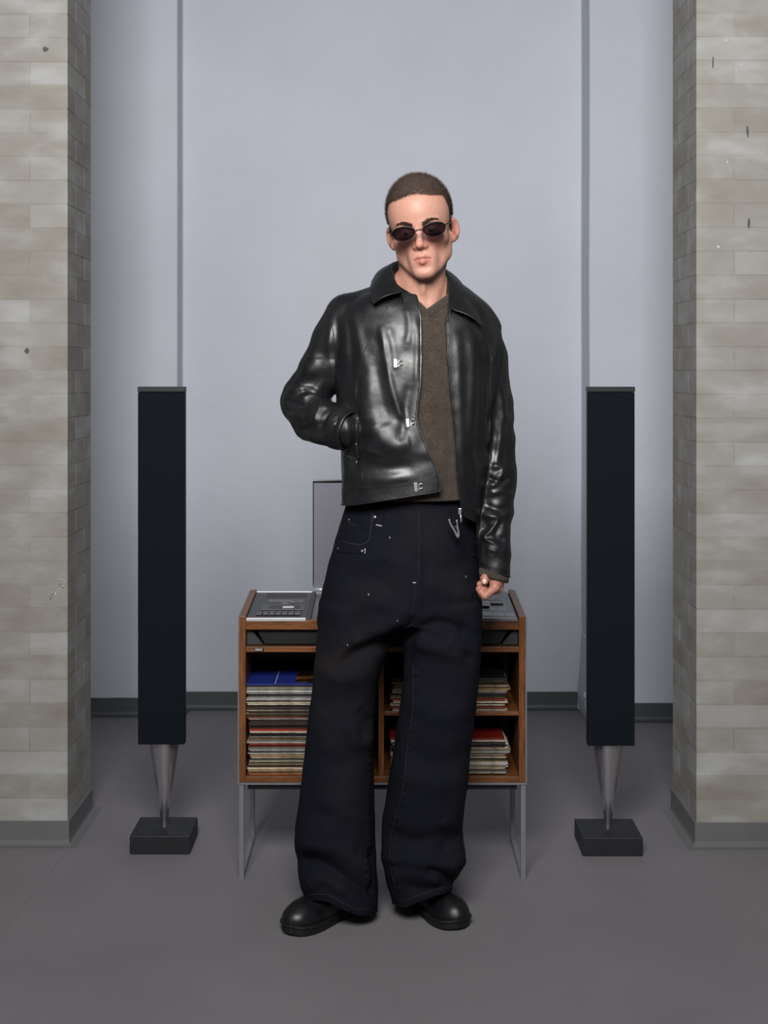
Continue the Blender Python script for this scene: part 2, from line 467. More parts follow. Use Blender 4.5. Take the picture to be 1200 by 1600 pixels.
# ------------------------------------------------------------------ speakers
def speaker(label, xc, yc, tilt):
    root = tag(empty('column_speaker', (xc, yc, 0)), label, 'speaker', 'pair of slim column speakers')
    h = 0.086; T = 0.0535
    # base block
    obj('base', box((xc - h, yc - h, 0), (xc + h, yc + h, T)), MAT['base_black'], root, bevel=0.003)
    # cone balancing on its tip
    bm = bmesh.new()
    add_lathe(bm, [(0.0095, T), (0.0095, T + 0.022), (0.012, T + 0.028), (0.0442, 0.306)], xc, yc, 48)
    cone = obj('cone_foot', bm, MAT['chrome'], root, smooth=True)
    md = cone.modifiers.new('e', 'EDGE_SPLIT'); md.split_angle = 0.7
    # column: flat cloth front, rounded back
    z0, z1 = 0.306, 1.332
    def shear(bm):
        for v in bm.verts: v.co.x += (v.co.z - z0) * tilt
        return bm
    wd = 0.066; yf = yc - 0.055
    bm = bmesh.new(); ring = [(wd, yf + .008)] + [(wd * math.cos(t), yf + 0.03 + 0.085 * math.sin(t)) for t in [i * math.pi / 16 for i in range(17)]] + [(-wd, yf + .008)]
    lo = [bm.verts.new((xc + x, y, z0)) for x, y in ring]; hi = [bm.verts.new((xc + x, y, z1)) for x, y in ring]
    n = len(ring)
    for i in range(n): bm.faces.new((lo[i], lo[(i+1) % n], hi[(i+1) % n], hi[i]))
    bm.faces.new(lo[::-1]); bm.faces.new(hi)
    obj('cabinet_body', shear(bm), MAT['black_body'], root, bevel=0.0015)
    obj('cloth_grille', shear(box((xc - wd - .0012, yf - .006, z0 + .001), (xc + wd + .0012, yf + .0095, z1 - .012))), MAT['black_fabric'], root, bevel=0.003, seg=3)
    obj('top_cap', shear(box((xc - wd - .002, yf - .0065, z1 - .0115), (xc + wd + .002, yf + .03, z1 + .0035))), MAT['black_body'], root, bevel=0.0015)
    return root
speaker('black column speaker on metal cone beside the open turntable lid', -0.640, 4.105, -0.0)
speaker('black column speaker on metal cone beside the grey control panel', 0.6505, 4.09, 0.0)

# ------------------------------------------------------------------ record cabinet
CX0, CX1, CF, CB = -0.393, 0.384, 3.82, 4.15
ZB0, ZB1 = 0.264, 0.715
cab = tag(empty('record_cabinet', ((CX0 + CX1) / 2, (CF + CB) / 2, 0)), 'low rosewood record cabinet on grey metal legs behind the standing person', 'cabinet')
T = 0.018; ZT = 0.7365
for x0, x1 in ((CX0, CX0 + T), (CX1 - T, CX1)):
    bm = bmesh.new()
    add_hexa(bm, [(x0, CF, ZB0), (x1, CF, ZB0), (x1, CB, ZB0), (x0, CB, ZB0), (x0, CF, ZB1), (x1, CF, ZB1), (x1, CB, ZT), (x0, CB, ZT)])
    p = obj('side_panel', bm, MAT['wood_z'], cab, bevel=0.0012)
    xe = (x0 - 0.0035, x0) if x0 == CX0 else (x1, x1 + 0.0035)
    bm = bmesh.new()
    add_hexa(bm, [(xe[0], CF - .001, ZB0), (xe[1], CF - .001, ZB0), (xe[1], CB, ZB0), (xe[0], CB, ZB0), (xe[0], CF - .001, ZB1 - .003), (xe[1], CF - .001, ZB1 - .003), (xe[1], CB, ZT - .003), (xe[0], CB, ZT - .003)])
    obj('metal_edge', bm, MAT['leg_grey'], p)
xi0, xi1 = CX0 + T, CX1 - T
obj('bottom_panel', box((xi0, CF, ZB0), (xi1, CB, ZB0 + 0.016)), MAT['wood_x'], cab, bevel=0.001)
obj('metal_edge', box((CX0 - .0035, CF - .001, ZB0 - 0.006), (CX1 + .0035, CB, ZB0 - 0.0005)), MAT['leg_grey'], cab)
obj('shelf', box((xi0, CF + .004, 0.617), (xi1, CB - .01, 0.631)), MAT['wood_x'], cab, bevel=0.001)
obj('apron', box((xi0, CF + .003, 0.678), (xi1, CF + 0.019, 0.7045)), MAT['wood_x'], cab, bevel=0.001)
obj('divider', box((-0.015, CF + .006, ZB0 + .016), (0.0, CB - .01, 0.617)), MAT['wood_z'], cab, bevel=0.001)
obj('shelf', box((0.0, CF + .006, 0.444), (xi1, CB - .01, 0.455)), MAT['wood_x'], cab, bevel=0.001)
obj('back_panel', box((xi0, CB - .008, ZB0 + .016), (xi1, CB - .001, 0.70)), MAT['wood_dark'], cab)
badge = obj('badge', box((-0.352, CF + .0025, 0.6195), (-0.3265, CF + .0045, 0.6290)), MAT['deck_dark'], cab)
bm = bmesh.new()
rr = random.Random(3)
for row, (zz, hh) in enumerate(((0.6262, .0012), (0.6218, .0028))):
    x = -0.350
    while x < -0.330:
        wdt = rr.uniform(0.0012, 0.0026); add_box(bm, (x, CF + .0021, zz), (x + wdt, CF + .0027, zz + hh)); x += wdt + 0.0009
obj('lettering', bm, MAT['label_white'], badge)
# leg frames: a closed loop of square steel tube at each end
obj('under_rail', box((xi0 + .004, CF + .012, ZB0 - .022), (xi1 - .004, CF + .03, ZB0 - .0065)), MAT['black_paint'], cab)
obj('under_rail', box((xi0 + .004, CB - .03, ZB0 - .022), (xi1 - .004, CB - .012, ZB0 - .0065)), MAT['black_paint'], cab)
for x0 in (CX0 - .001, CX1 - .013):
    x1 = x0 + 0.014; q = 0.015; zt = ZB0 - .0065
    obj('leg', box((x0, CF + .002, 0), (x1, CF + .002 + q, zt)), MAT['leg_grey'], cab, bevel=0.001)
    obj('leg', box((x0, CB - q - .002, 0), (x1, CB - .002, zt)), MAT['leg_grey'], cab, bevel=0.001)
    obj('foot_rail', box((x0 + .0005, CF + .002 + q, 0), (x1 - .0005, CB - q - .002, q)), MAT['leg_grey'], cab, bevel=0.001)
    obj('top_rail', box((x0 + .0005, CF + .002 + q, zt - q), (x1 - .0005, CB - q - .002, zt)), MAT['leg_grey'], cab, bevel=0.001)

# ------------------------------------------------------------------ music centre let into the top
SL = (ZT - ZB1) / (CB - CF)
def zt(y, dz=0.0): return ZB1 - 0.006 + (y - CF) * SL + dz
mc = tag(empty('music_centre', (0, (CF + CB) / 2, 0.70)), 'vintage black and silver music centre with its smoked turntable lid raised', 'music centre')
def slab(name, x0, x1, y0, y1, d0, d1, mat, parent, bevel=0.0006):
    bm = bmesh.new()
    add_hexa(bm, [(x0, y0, zt(y0, d0)), (x1, y0, zt(y0, d0)), (x1, y1, zt(y1, d0)), (x0, y1, zt(y1, d0)), (x0, y0, zt(y0, d1)), (x1, y0, zt(y0, d1)), (x1, y1, zt(y1, d1)), (x0, y1, zt(y1, d1))])
    return obj(name, bm, mat, parent, bevel=bevel)
# chassis hanging below, with raked ends
bm = bmesh.new()
y0, y1 = CF + 0.022, CB - 0.01
add_hexa(bm, [(xi0 + .05, y0, 0.636), (xi1 - .05, y0, 0.636), (xi1 - .05, y1, 0.636), (xi0 + .05, y1, 0.636), (xi0 + .012, y0, 0.703), (xi1 - .012, y0, 0.703), (xi1 - .012, y1, 0.703), (xi0 + .012, y1, 0.703)])
obj('chassis', bm, MAT['black_paint'], mc)
for sx, xa in ((1, xi0), (-1, xi1)):
    bm = bmesh.new()
    add_hexa(bm, [(xa + sx*.001, CF + .024, .634), (xa + sx*.044, CF + .024, .634), (xa + sx*.044, CF + .10, .634), (xa + sx*.001, CF + .10, .634),
                  (xa + sx*.001, CF + .024, .676), (xa + sx*.010, CF + .024, .676), (xa + sx*.010, CF + .10, .676), (xa + sx*.001, CF + .10, .676)])
    bmesh.ops.recalc_face_normals(bm, faces=bm.faces)
    obj('bracket', bm, MAT['chassis'], mc)
XD1 = -0.2115      # right end of the cassette deck
XR0 = 0.205        # left end of the control panel
# dark well between
slab('turntable_well', XD1, XR0, CF + .004, CB - .004, -0.012, -0.006, MAT['deck_dark'], mc)
slab('well_wall', XD1, XD1 + .012, CF + .004, CB - .004, -0.006, 0.0005, MAT['chassis'], mc)
deck = slab('cassette_deck', xi0 + .001, XD1, CF + .006, CB - .003, -0.012, 0.0, MAT['deck_black'], mc)
slab('front_trim', xi0 + .001, XD1 - .001, CF + .0005, CF + .007, -0.0075, 0.0008, MAT['silver'], deck)
slab('rear_trim', xi0 + .001, XD1 + .0, CB - .010, CB - .003, -0.002, 0.0022, MAT['silver'], deck)
u = lambda f: xi0 + f * (XD1 - xi0)
v = lambda f: CF + f * (CB - CF)
slab('speaker_slots', u(.20), u(.92), v(.76), v(.93), 0, 0.0008, MAT['chassis'], deck)
for k in range(9):
    slab('slot', u(.21), u(.91), v(.772 + k * .017), v(.779 + k * .017), 0.0006, 0.0012, MAT['deck_dark'], deck, 0)
slab('tuning_scale', u(.27), u(.90), v(.59), v(.70), 0, 0.0009, MAT['deck_dark'], deck)
slab('scale_window', u(.38), u(.70), v(.62), v(.67), 0.0008, 0.0014, MAT['deck_grey'], deck)
slab('mode_label', u(.28), u(.35), v(.635), v(.66), 0.0008, 0.0014, MAT['deck_grey_light'], deck)
slab('mode_label', u(.78), u(.88), v(.635), v(.66), 0.0008, 0.0014, MAT['deck_grey'], deck)
slab('function_label', u(.52), u(.62), v(.535), v(.55), 0.0, 0.0007, MAT['deck_grey_light'], deck)
slab('rocker', u(.68), u(.74), v(.52), v(.555), 0.0, 0.003, MAT['deck_dark'], deck)
door = slab('cassette_door', u(.19), u(.94), v(.29), v(.475), 0, 0.0022, MAT['deck_dark'], deck)
slab('cassette_window', u(.33), u(.85), v(.315), v(.435), 0.0021, 0.0028, MAT['chassis'], door)
slab('cassette_label', u(.56), u(.75), v(.335), v(.40), 0.0026, 0.0034, MAT['label_white'], door)
for k in range(7):
    a = .15 + k * .107
    slab('transport_key', u(a), u(a + .097), v(.11), v(.215), 0, 0.004, MAT['deck_dark'], deck, 0.001)
# turntable in the well
bm = bmesh.new(); cxp, cyp = -0.02, CF + 0.165
add_lathe(bm, [(0.150, zt(cyp, -.005)), (0.150, zt(cyp, .001)), (0.146, zt(cyp, .003)), (0.02, zt(cyp, .003))], cxp, cyp, 48)
obj('platter', bm, MAT['deck_black'], mc, smooth=False)
obj('tone_arm', tube([(0.16, CB - .06, zt(CB - .06, .014)), (0.16, CF + .12, zt(CF, .014)), (0.145, CF + .09, zt(CF, .013))], 0.003, 8), MAT['silver'], mc, smooth=True)
# control panel
cp = slab('control_panel', XR0, xi1 - .0045, CF + .006, CB - .003, -0.012, 0.0, MAT['deck_grey'], mc)
slab('front_trim', XR0, xi1 - .0045, CF + .0005, CF + .007, -0.0075, 0.0006, MAT['deck_grey_light'], cp)
slab('panel_gap', xi1 - .0045, xi1 - .0005, CF + .004, CB - .003, -0.012, -0.004, MAT['deck_dark'], cp)
uu = lambda f: XR0 + f * (xi1 - XR0)
slab('display', uu(.30), uu(.80), v(.66), v(.80), 0, 0.0009, MAT['deck_dark'], cp)
slab('inset_plate', uu(.02), uu(.84), v(.28), v(.62), 0, 0.0007, MAT['deck_grey_light'], cp)
for a, b in ((.10, .30), (.36, .56), (.62, .80)):
    slab('key_well', uu(a), uu(b), v(.50), v(.57), 0.0005, 0.0014, MAT['deck_dark'], cp)
    slab('slider_slot', uu((a + b) / 2 - .008), uu((a + b) / 2 + .008), v(.34), v(.50), 0.0005, 0.0013, MAT['deck_dark'], cp)
for a, b, c in ((.12, .30, .36), (.38, .56, .36), (.60, .82, .47)):
    slab('slider_knob', uu(a), uu(b), v(c), v(c + .085), 0.001, 0.0065, MAT['deck_dark'], cp, 0.001)
for k in range(5):
    a = .04 + k * .185
    slab('preset_key', uu(a), uu(a + .175), v(.08), v(.19), 0, 0.0015, MAT['deck_grey_light'], cp, 0.0008)
# raised lid
lx0, lx1 = -0.208, 0.20
yh = CB - 0.012; zl0 = zt(yh, .003); zl1 = 1.062
lid = obj('lid', box((lx0, yh - .004, zl0 + .008), (lx1, yh, zl1)), MAT['acrylic'], mc, bevel=0.0015)
obj('lid_rim', box((lx0, yh - .030, zl1 - .008), (lx1, yh + .001, zl1 - .0035)), MAT['deck_dark'], lid, bevel=0.001)
obj('lid_edge', box((lx0, yh - .030, zl1 - .0034), (lx1, yh + .001, zl1)), MAT['silver'], lid, bevel=0.0008)
for x in (lx0, lx1 - .0022):
    obj('lid_side', box((x, yh - .024, zl0 + .02), (x + .0022, yh - .004, zl1 - .008)), MAT['deck_dark'], lid)
for x in (lx0 + .004, lx1 - .04):
    obj('hinge', tube([(x, yh - .004, zl0 + .006), (x + .036, yh - .004, zl0 + .006)], 0.0055, 10), MAT['silver'], lid, smooth=True)

# ------------------------------------------------------------------ records, sleeve by sleeve
def sleeve_mesh(th, bow):
    bm = bmesh.new(); L = 0.3125 / 2
    n = 4
    top = [[bm.verts.new((-L + 2*L*i/n, -L + 2*L*j/n, th/2 + bow * (1 - (2*i/n - 1)**2) * (1 - (2*j/n - 1)**2) * .5)) for i in range(n + 1)] for j in range(n + 1)]
    bot = [[bm.verts.new((q.co.x, q.co.y, -th/2)) for q in r] for r in top]
    for j in range(n):
        for i in range(n):
            f = bm.faces.new((top[j][i], top[j][i+1], top[j+1][i+1], top[j+1][i])); f.material_index = 1
            f = bm.faces.new((bot[j][i], bot[j+1][i], bot[j+1][i+1], bot[j][i+1])); f.material_index = 1
    for i in range(n):
        bm.faces.new((bot[0][i], bot[0][i+1], top[0][i+1], top[0][i])); bm.faces.new((top[n][i], top[n][i+1], bot[n][i+1], bot[n][i]))
        bm.faces.new((top[i][0], top[i+1][0], bot[i+1][0], bot[i][0])); bm.faces.new((bot[i][n], bot[i+1][n], top[i+1][n], top[i][n]))
    me = bpy.data.meshes.new('record_sleeve'); bm.to_mesh(me); bm.free()
    me.materials.append(MAT['sleeve']); me.materials.append(MAT['cover']); return me
TH = [0.0021, 0.0029, 0.0036, 0.0050]
SM = [sleeve_mesh(t, 0.0) for t in TH]
PAL = [('cream', (214, 203, 176), 6), ('white', (226, 224, 218), 5), ('tan', (190, 158, 112), 4), ('grey', (150, 147, 140), 4), ('dark brown', (70, 54, 42), 4),
       ('black', (34, 33, 34), 5), ('orange', (190, 98, 52), 1), ('blue', (66, 92, 150), 1), ('yellow', (208, 176, 92), 1), ('red', (168, 48, 40), 1), ('olive', (140, 138, 104), 1)]
BAG = [p for p in PAL for _ in range(p[2])]
ONES = 'zeroth first second third fourth fifth sixth seventh eighth ninth tenth eleventh twelfth thirteenth fourteenth fifteenth sixteenth seventeenth eighteenth nineteenth'.split()
TENS = {20: ('twentieth', 'twenty'), 30: ('thirtieth', 'thirty'), 40: ('fortieth', 'forty'), 50: ('fiftieth', 'fifty'), 60: ('sixtieth', 'sixty'), 70: ('seventieth', 'seventy'), 80: ('eightieth', 'eighty')}
def ordinal(n):
    if n < 20: return ONES[n]
    t, o = TENS[n - n % 10], n % 10
    return t[0] if not o else t[1] + '-' + ONES[o]
def stack(xc, z0, ztop, where, group, top, seed, bag=BAG):
    r = random.Random(seed); z = z0; items = []
    while z < ztop:
        k = r.choice((0, 1, 1, 2, 2, 2, 3)); items.append((k, z + TH[k] / 2)); z += TH[k] + 0.0006
    n = len(items); off = 0
    for i, (k, zc) in enumerate(items):
        nm, c, _ = r.choice(bag)
        if i == n - 1 and top: nm, c = top[0]
        if i == n - 2 and top and len(top) > 1: nm, c = top[1]
        j = 0.70 + 0.36 * r.random()
        o = bpy.data.objects.new('record_sleeve', SM[k])
        if r.random() < 0.12: off = r.uniform(-.006, .006)
        ang = r.uniform(-0.012, 0.012)
        M = Matrix.Translation((xc + off + r.uniform(-.0045, .0045), CF + 0.014 + 0.158 + r.uniform(-.004, .007), zc)) @ Matrix.Rotation(ang, 4, 'Z')
        link(o, None, M)
        cc = srgb(*[min(255, x * j) for x in c]); o.color = cc
        rank = n - i
        tag(o, f'{nm} record sleeve, ' + ('topmost' if rank == 1 else ordinal(rank) + ' from the top') + f' of {where}', 'record', group)
    return o, M, TH[items[-1][0]]
so, sM, sth = stack(-0.2135, 0.2808, 0.527, 'the tall cabinet stack', 'records in the tall stack', [('blue', (40, 56, 150)), ('dark brown', (66, 54, 36))], 31)
stack(0.1815, 0.4556, 0.540, 'the stack on the middle shelf', 'records on the middle shelf', [('black', (30, 32, 34))], 32)
stack(0.1815, 0.2808, 0.379, 'the stack at the cabinet bottom', 'records on the cabinet floor', [('red', (158, 38, 24))], 34, [b for b in BAG if b[0] not in ('black', 'blue', 'orange')])

# printed front of the topmost blue sleeve: a dark picture panel and a pale fold line
bm = bmesh.new(); L = 0.3125 / 2
add_box(bm, (-0.02, -L + .012, sth/2), (L - .012, L - .03, sth/2 + .0003)); bm.transform(sM)
pn = NT('cover_picture'); pn.base(pn.ramp(pn.noise(24, detail=3), [(0.42, srgb(30, 22, 14)), (0.55, srgb(96, 60, 24)), (0.66, srgb(150, 74, 30))])); pn.set(Roughness=0.4)
obj('cover_picture', bm, pn.m, so)
bm = bmesh.new(); add_box(bm, (-0.075, -L + .002, sth/2), (-0.0735, L - .03, sth/2 + .0003)); bm.transform(sM)
obj('cover_crease', bm, MAT['label_white'], so)

# ------------------------------------------------------------------ implicit surface kit (for the figure)
class Grid:
    def __init__(s, lo, hi, h):
        lo = np.array(lo, np.float32); n = np.ceil((np.array(hi) - lo) / h).astype(int) + 1
        s.lo, s.h, s.n = lo, h, n
        ax = [(lo[i] + h * np.arange(n[i])).astype(np.float32) for i in range(3)]
        s.x, s.y, s.z = ax[0][:, None, None], ax[1][None, :, None], ax[2][None, None, :]
    def local(s, M):
        """coordinates in the frame of the 4x4 matrix M (rigid)"""
        I = M.inverted()
        return tuple((I[r][0] * s.x + I[r][1] * s.y + I[r][2] * s.z + I[r][3]).astype(np.float32) for r in range(3))

def sub(a, b, k):   # smooth subtraction of b from a
    h = np.clip(0.5 - 0.5 * (a + b) / k, 0, 1); return a * (1 - h) - b * h + k * h * (1 - h)
def uni(a, b, k):
    h = np.clip(0.5 + 0.5 * (b - a) / k, 0, 1); return b * (1 - h) + a * h - k * h * (1 - h)
def ell(p, c, r):
    x, y, z = p
    q = np.sqrt(((x - c[0]) / r[0]) ** 2 + ((y - c[1]) / r[1]) ** 2 + ((z - c[2]) / r[2]) ** 2)
    return (q - 1) * min(r)
def ellr(p, c, r, M):
    """ellipsoid with its own 3x3 rotation"""
    x, y, z = p[0] - c[0], p[1] - c[1], p[2] - c[2]
    I = M.transposed()
    return ell(tuple(I[k][0] * x + I[k][1] * y + I[k][2] * z for k in range(3)), (0, 0, 0), r)
def cap(p, a, b, ra, rb=None):
    rb = ra if rb is None else rb
    x, y, z = p; d = [b[i] - a[i] for i in range(3)]; L = sum(q * q for q in d) + 1e-12
    t = np.clip(((x - a[0]) * d[0] + (y - a[1]) * d[1] + (z - a[2]) * d[2]) / L, 0, 1)
    return np.sqrt((x - a[0] - t*d[0])**2 + (y - a[1] - t*d[1])**2 + (z - a[2] - t*d[2])**2) - (ra + t * (rb - ra))
def chain(p, pts, k=0.006):
    """pts: (x,y,z,r) joints"""
    f = None
    for a, b in zip(pts, pts[1:]):
        q = cap(p, a[:3], b[:3], a[3], b[3]); f = q if f is None else uni(f, q, k)
    return f
def loft(p, rows, n=2.0, sm=0.02):
    """rows (z, cx, cy, a, bf, bb): elliptic sections, bf/bb half depth to the front and to the back"""
    x, y, z = p; R = np.array(sorted(rows), float); zz = np.linspace(R[0, 0], R[-1, 0], 240)
    win = max(1, int(sm / (zz[1] - zz[0]))); ker = np.hanning(2 * win + 3)[1:-1]; ker /= ker.sum()
    out = []
    for c in range(1, R.shape[1]):
        q = np.interp(zz, R[:, 0], R[:, c]); q = np.convolve(np.pad(q, len(ker) // 2, mode='edge'), ker, 'valid')
        out.append(np.interp(z.ravel(), zz, q).reshape(z.shape).astype(np.float32))
    cx, cy, a, bf, bb = out
    b = np.where(y < cy, bf, bb)
    u, v = np.abs(x - cx) / a, np.abs(y - cy) / b
    r = np.sqrt(u*u + v*v) if n == 2 else (u**n + v**n) ** (1.0 / n)
    f = (r - 1) * np.minimum(a, np.minimum(bf, bb))
    return np.maximum(f, np.maximum(z - R[-1, 0], R[0, 0] - z))

def nets(F, g):
    """surface nets: grid field -> vertices, quads"""
    F = F.astype(np.float32).copy()
    for ax in range(3):
        for e in (0, -1):
            s = [slice(None)] * 3; s[ax] = e; F[tuple(s)] = np.maximum(F[tuple(s)], 1e-3)
    S = F < 0
    c = sum(S[i:S.shape[0]-1+i, j:S.shape[1]-1+j, k:S.shape[2]-1+k].astype(np.int8) for i in (0, 1) for j in (0, 1) for k in (0, 1))
    I = np.argwhere((c > 0) & (c < 8)); N = len(I)
    offs = [(i, j, k) for i in (0, 1) for j in (0, 1) for k in (0, 1)]
    V = np.stack([F[I[:, 0]+o[0], I[:, 1]+o[1], I[:, 2]+o[2]] for o in offs], 1)
    acc = np.zeros((N, 3)); cnt = np.zeros(N)
    for a in range(8):
        for b in range(a + 1, 8):
            oa, ob = np.array(offs[a]), np.array(offs[b])
            if np.abs(oa - ob).sum() != 1: continue
            m = (V[:, a] < 0) != (V[:, b] < 0)
            t = V[m, a] / (V[m, a] - V[m, b])
            acc[m] += oa + t[:, None] * (ob - oa); cnt[m] += 1
    P = g.lo + g.h * (I + acc / cnt[:, None])
    idx = -np.ones(c.shape, np.int64); idx[tuple(I.T)] = np.arange(N)
    Q = []
    for ax in range(3):
        u, v = (ax + 1) % 3, (ax + 2) % 3
        A = [slice(None)] * 3; B = [slice(None)] * 3; A[ax] = slice(0, -1); B[ax] = slice(1, None)
        ch = S[tuple(A)] != S[tuple(B)]
        E = np.argwhere(ch); E = E[(E[:, u] > 0) & (E[:, v] > 0) & (E[:, u] < F.shape[u]-1) & (E[:, v] < F.shape[v]-1)]
        flip = S[tuple(E.T)]
        q = []
        for du, dv in ((-1, -1), (0, -1), (0, 0), (-1, 0)):
            e = E.copy(); e[:, u] += du; e[:, v] += dv; q.append(idx[tuple(e.T)])
        q = np.stack(q, 1); q[~flip] = q[~flip][:, ::-1]; Q.append(q)
    return P, np.concatenate(Q)

def relax(P, Q, it=2, lam=0.5):
    E = np.concatenate([Q[:, [0, 1]], Q[:, [1, 2]], Q[:, [2, 3]], Q[:, [3, 0]]]); E = np.concatenate([E, E[:, ::-1]])
    n = len(P); deg = np.bincount(E[:, 0], minlength=n)
    for _ in range(it):
        S = np.stack([np.bincount(E[:, 0], weights=P[E[:, 1], k], minlength=n) for k in range(3)], 1) / np.maximum(deg, 1)[:, None]
        P = P + lam * (S - P)
    return P

def normals(P, Q):
    n = np.cross(P[Q[:, 2]] - P[Q[:, 0]], P[Q[:, 3]] - P[Q[:, 1]]); N = np.zeros_like(P)
    for k in range(4):
        for c in range(3): N[:, c] += np.bincount(Q[:, k], weights=n[:, c], minlength=len(P))
    return N / np.maximum(np.linalg.norm(N, axis=1), 1e-12)[:, None]

def pix(P): return 600 + FPX * P[:, 0] / P[:, 1], HOR + FPX * (CAM_H - P[:, 2]) / P[:, 1]

def fold(P, N, folds, face=-1):
    """ridges (+) and creases (-) along lines given in photo pixels, raised along the normal on the side that faces the lens"""
    px, py = pix(P); D = np.zeros(len(P)); wf = np.clip((face * N[:, 1] + 0.15) / 0.5, 0, 1)
    for line, width, amp in folds:
        line = [(float(a), float(b)) for a, b in line]
        L = smooth_line([(a, b, 0) for a, b in line], 5) if len(line) > 2 else [Vector((a, b, 0)) for a, b in line]
        x0, x1 = min(q.x for q in L) - 3*width, max(q.x for q in L) + 3*width
        y0, y1 = min(q.y for q in L) - 3*width, max(q.y for q in L) + 3*width
        m = np.where((px > x0) & (px < x1) & (py > y0) & (py < y1))[0]
        if not len(m): continue
        best = np.full(len(m), 1e9); tt = np.zeros(len(m)); n = len(L) - 1
        for i in range(n):
            a, b = L[i], L[i + 1]; d = b - a; l2 = d.x**2 + d.y**2 + 1e-9
            t = np.clip(((px[m] - a.x) * d.x + (py[m] - a.y) * d.y) / l2, 0, 1)
            r = (px[m] - a.x - t*d.x)**2 + (py[m] - a.y - t*d.y)**2
            k = r < best; best[k] = r[k]; tt[k] = (i + t[k]) / n
        fade = np.clip(np.minimum(tt, 1 - tt) * 6 + 0.35, 0, 1)
        D[m] += amp * 0.001 * np.exp(-best / width**2) * fade
    return P + N * (D * wf)[:, None]

def to_mesh(name, P, Q):
    me = bpy.data.meshes.new(name)
    Q = np.asarray(Q)
    me.vertices.add(len(P)); me.vertices.foreach_set('co', np.asarray(P, np.float32).ravel())
    me.loops.add(Q.size); me.loops.foreach_set('vertex_index', Q.astype(np.int32).ravel())
    me.polygons.add(len(Q)); me.polygons.foreach_set('loop_start', np.arange(0, Q.size, Q.shape[1], dtype=np.int32))
    me.polygons.foreach_set('loop_total', np.full(len(Q), Q.shape[1], np.int32))
    me.update(calc_edges=True); me.validate()
    me.polygons.foreach_set('use_smooth', [True] * len(me.polygons))
    return me

def clip(P, Q, g, move):
    """drop faces wholly where g<0; slide the leftover vertices with g<0 onto the line with move(P[idx])"""
    keep = (g[Q] >= 0).any(1); Q = Q[keep]
    used = np.unique(Q); bad = used[g[used] < 0]
    P = P.copy(); P[bad] = move(P[bad])
    # even out the row of squeezed faces behind the new border
    ring = np.unique(Q[np.isin(Q, bad).any(1)]); ring = ring[~np.isin(ring, bad)]
    if len(ring):
        P2 = relax(P, Q, 2, .5); P[ring] = P2[ring]
    mp = -np.ones(len(P), int); mp[used] = np.arange(len(used))
    return P[used], mp[Q]

def binding(name, P, Q, r, mat, parent, keep=None, it=6):
    """rolled edge along the open borders of a cloth mesh"""
    E = np.sort(np.concatenate([Q[:, [0, 1]], Q[:, [1, 2]], Q[:, [2, 3]], Q[:, [3, 0]]]), 1)
    E, c = np.unique(E, axis=0, return_counts=True); E = E[(c == 1) & (E[:, 0] != E[:, 1])]
    nb = {}
    for a, b in E: nb.setdefault(int(a), []).append(int(b)); nb.setdefault(int(b), []).append(int(a))
    seen = set()
    for s in list(nb):
        if s in seen: continue
        loop = [s]; seen.add(s)
        while True:
            nx = [v for v in nb[loop[-1]] if v not in seen]
            if not nx: break
            loop.append(nx[0]); seen.add(nx[0])
        if len(loop) < 12: continue
        L_ = np.array(P[loop])
        closed = loop[0] in nb[loop[-1]]
        if not closed: continue
        for _ in range(it): L_ = .5 * L_ + .25 * (np.roll(L_, 1, 0) + np.roll(L_, -1, 0))
        if keep is not None:
            k = keep(L_)
            if k.all(): pass
            elif not k.any(): continue
            else:
                i0 = int(np.argmin(k)); L_ = np.roll(L_, -i0, 0); k = np.roll(k, -i0); closed = False
                runs = []; cur = []
                for p_, ok_ in zip(L_, k):
                    if ok_: cur.append(p_)
                    elif cur: runs.append(cur); cur = []
                if cur: runs.append(cur)
                for c_ in runs:
                    if len(c_) > 6: obj(name, tube(c_[::2] + [c_[-1]], r, 6), mat, parent, smooth=True)
                continue
        obj(name, tube(list(L_[::2]), r, 6, closed=True), mat, parent, smooth=True)

def bvh_of(P, Q): return BVHTree.FromPolygons([tuple(p) for p in P], [tuple(q) for q in Q])
EYE = Vector((0, 0, CAM_H))
def hit(b, px, py):
    d = Vector(((px - 600) / FPX, 1, (HOR - py) / FPX)).normalized()
    h = b.ray_cast(EYE, d)
    return (h[0], h[1]) if h[0] is not None else (None, None)
def on_surface(b, line, lift=0.0006, n=6, smooth=True):
    L = smooth_line([(x, y, 0) for x, y in line], n) if smooth and len(line) > 2 else [Vector((line[0][0] + (line[-1][0]-line[0][0]) * t / n, line[0][1] + (line[-1][1]-line[0][1]) * t / n, 0)) for t in range(n + 1)] if len(line) == 2 else [Vector((x, y, 0)) for x, y in line]
    out = []
    for q in L:
        p, nn = hit(b, q.x, q.y)
        if p is None: continue
        if nn.dot(EYE - p) < 0: nn = -nn
        out.append(p + nn * lift)
    return out
def seam(name, b, line, mat, parent, r=0.0007, lift=0.0003, n=6):
    p = on_surface(b, line, lift, n)
    if len(p) > 1: return obj(name, tube(p, r, 5), mat, parent, smooth=True)
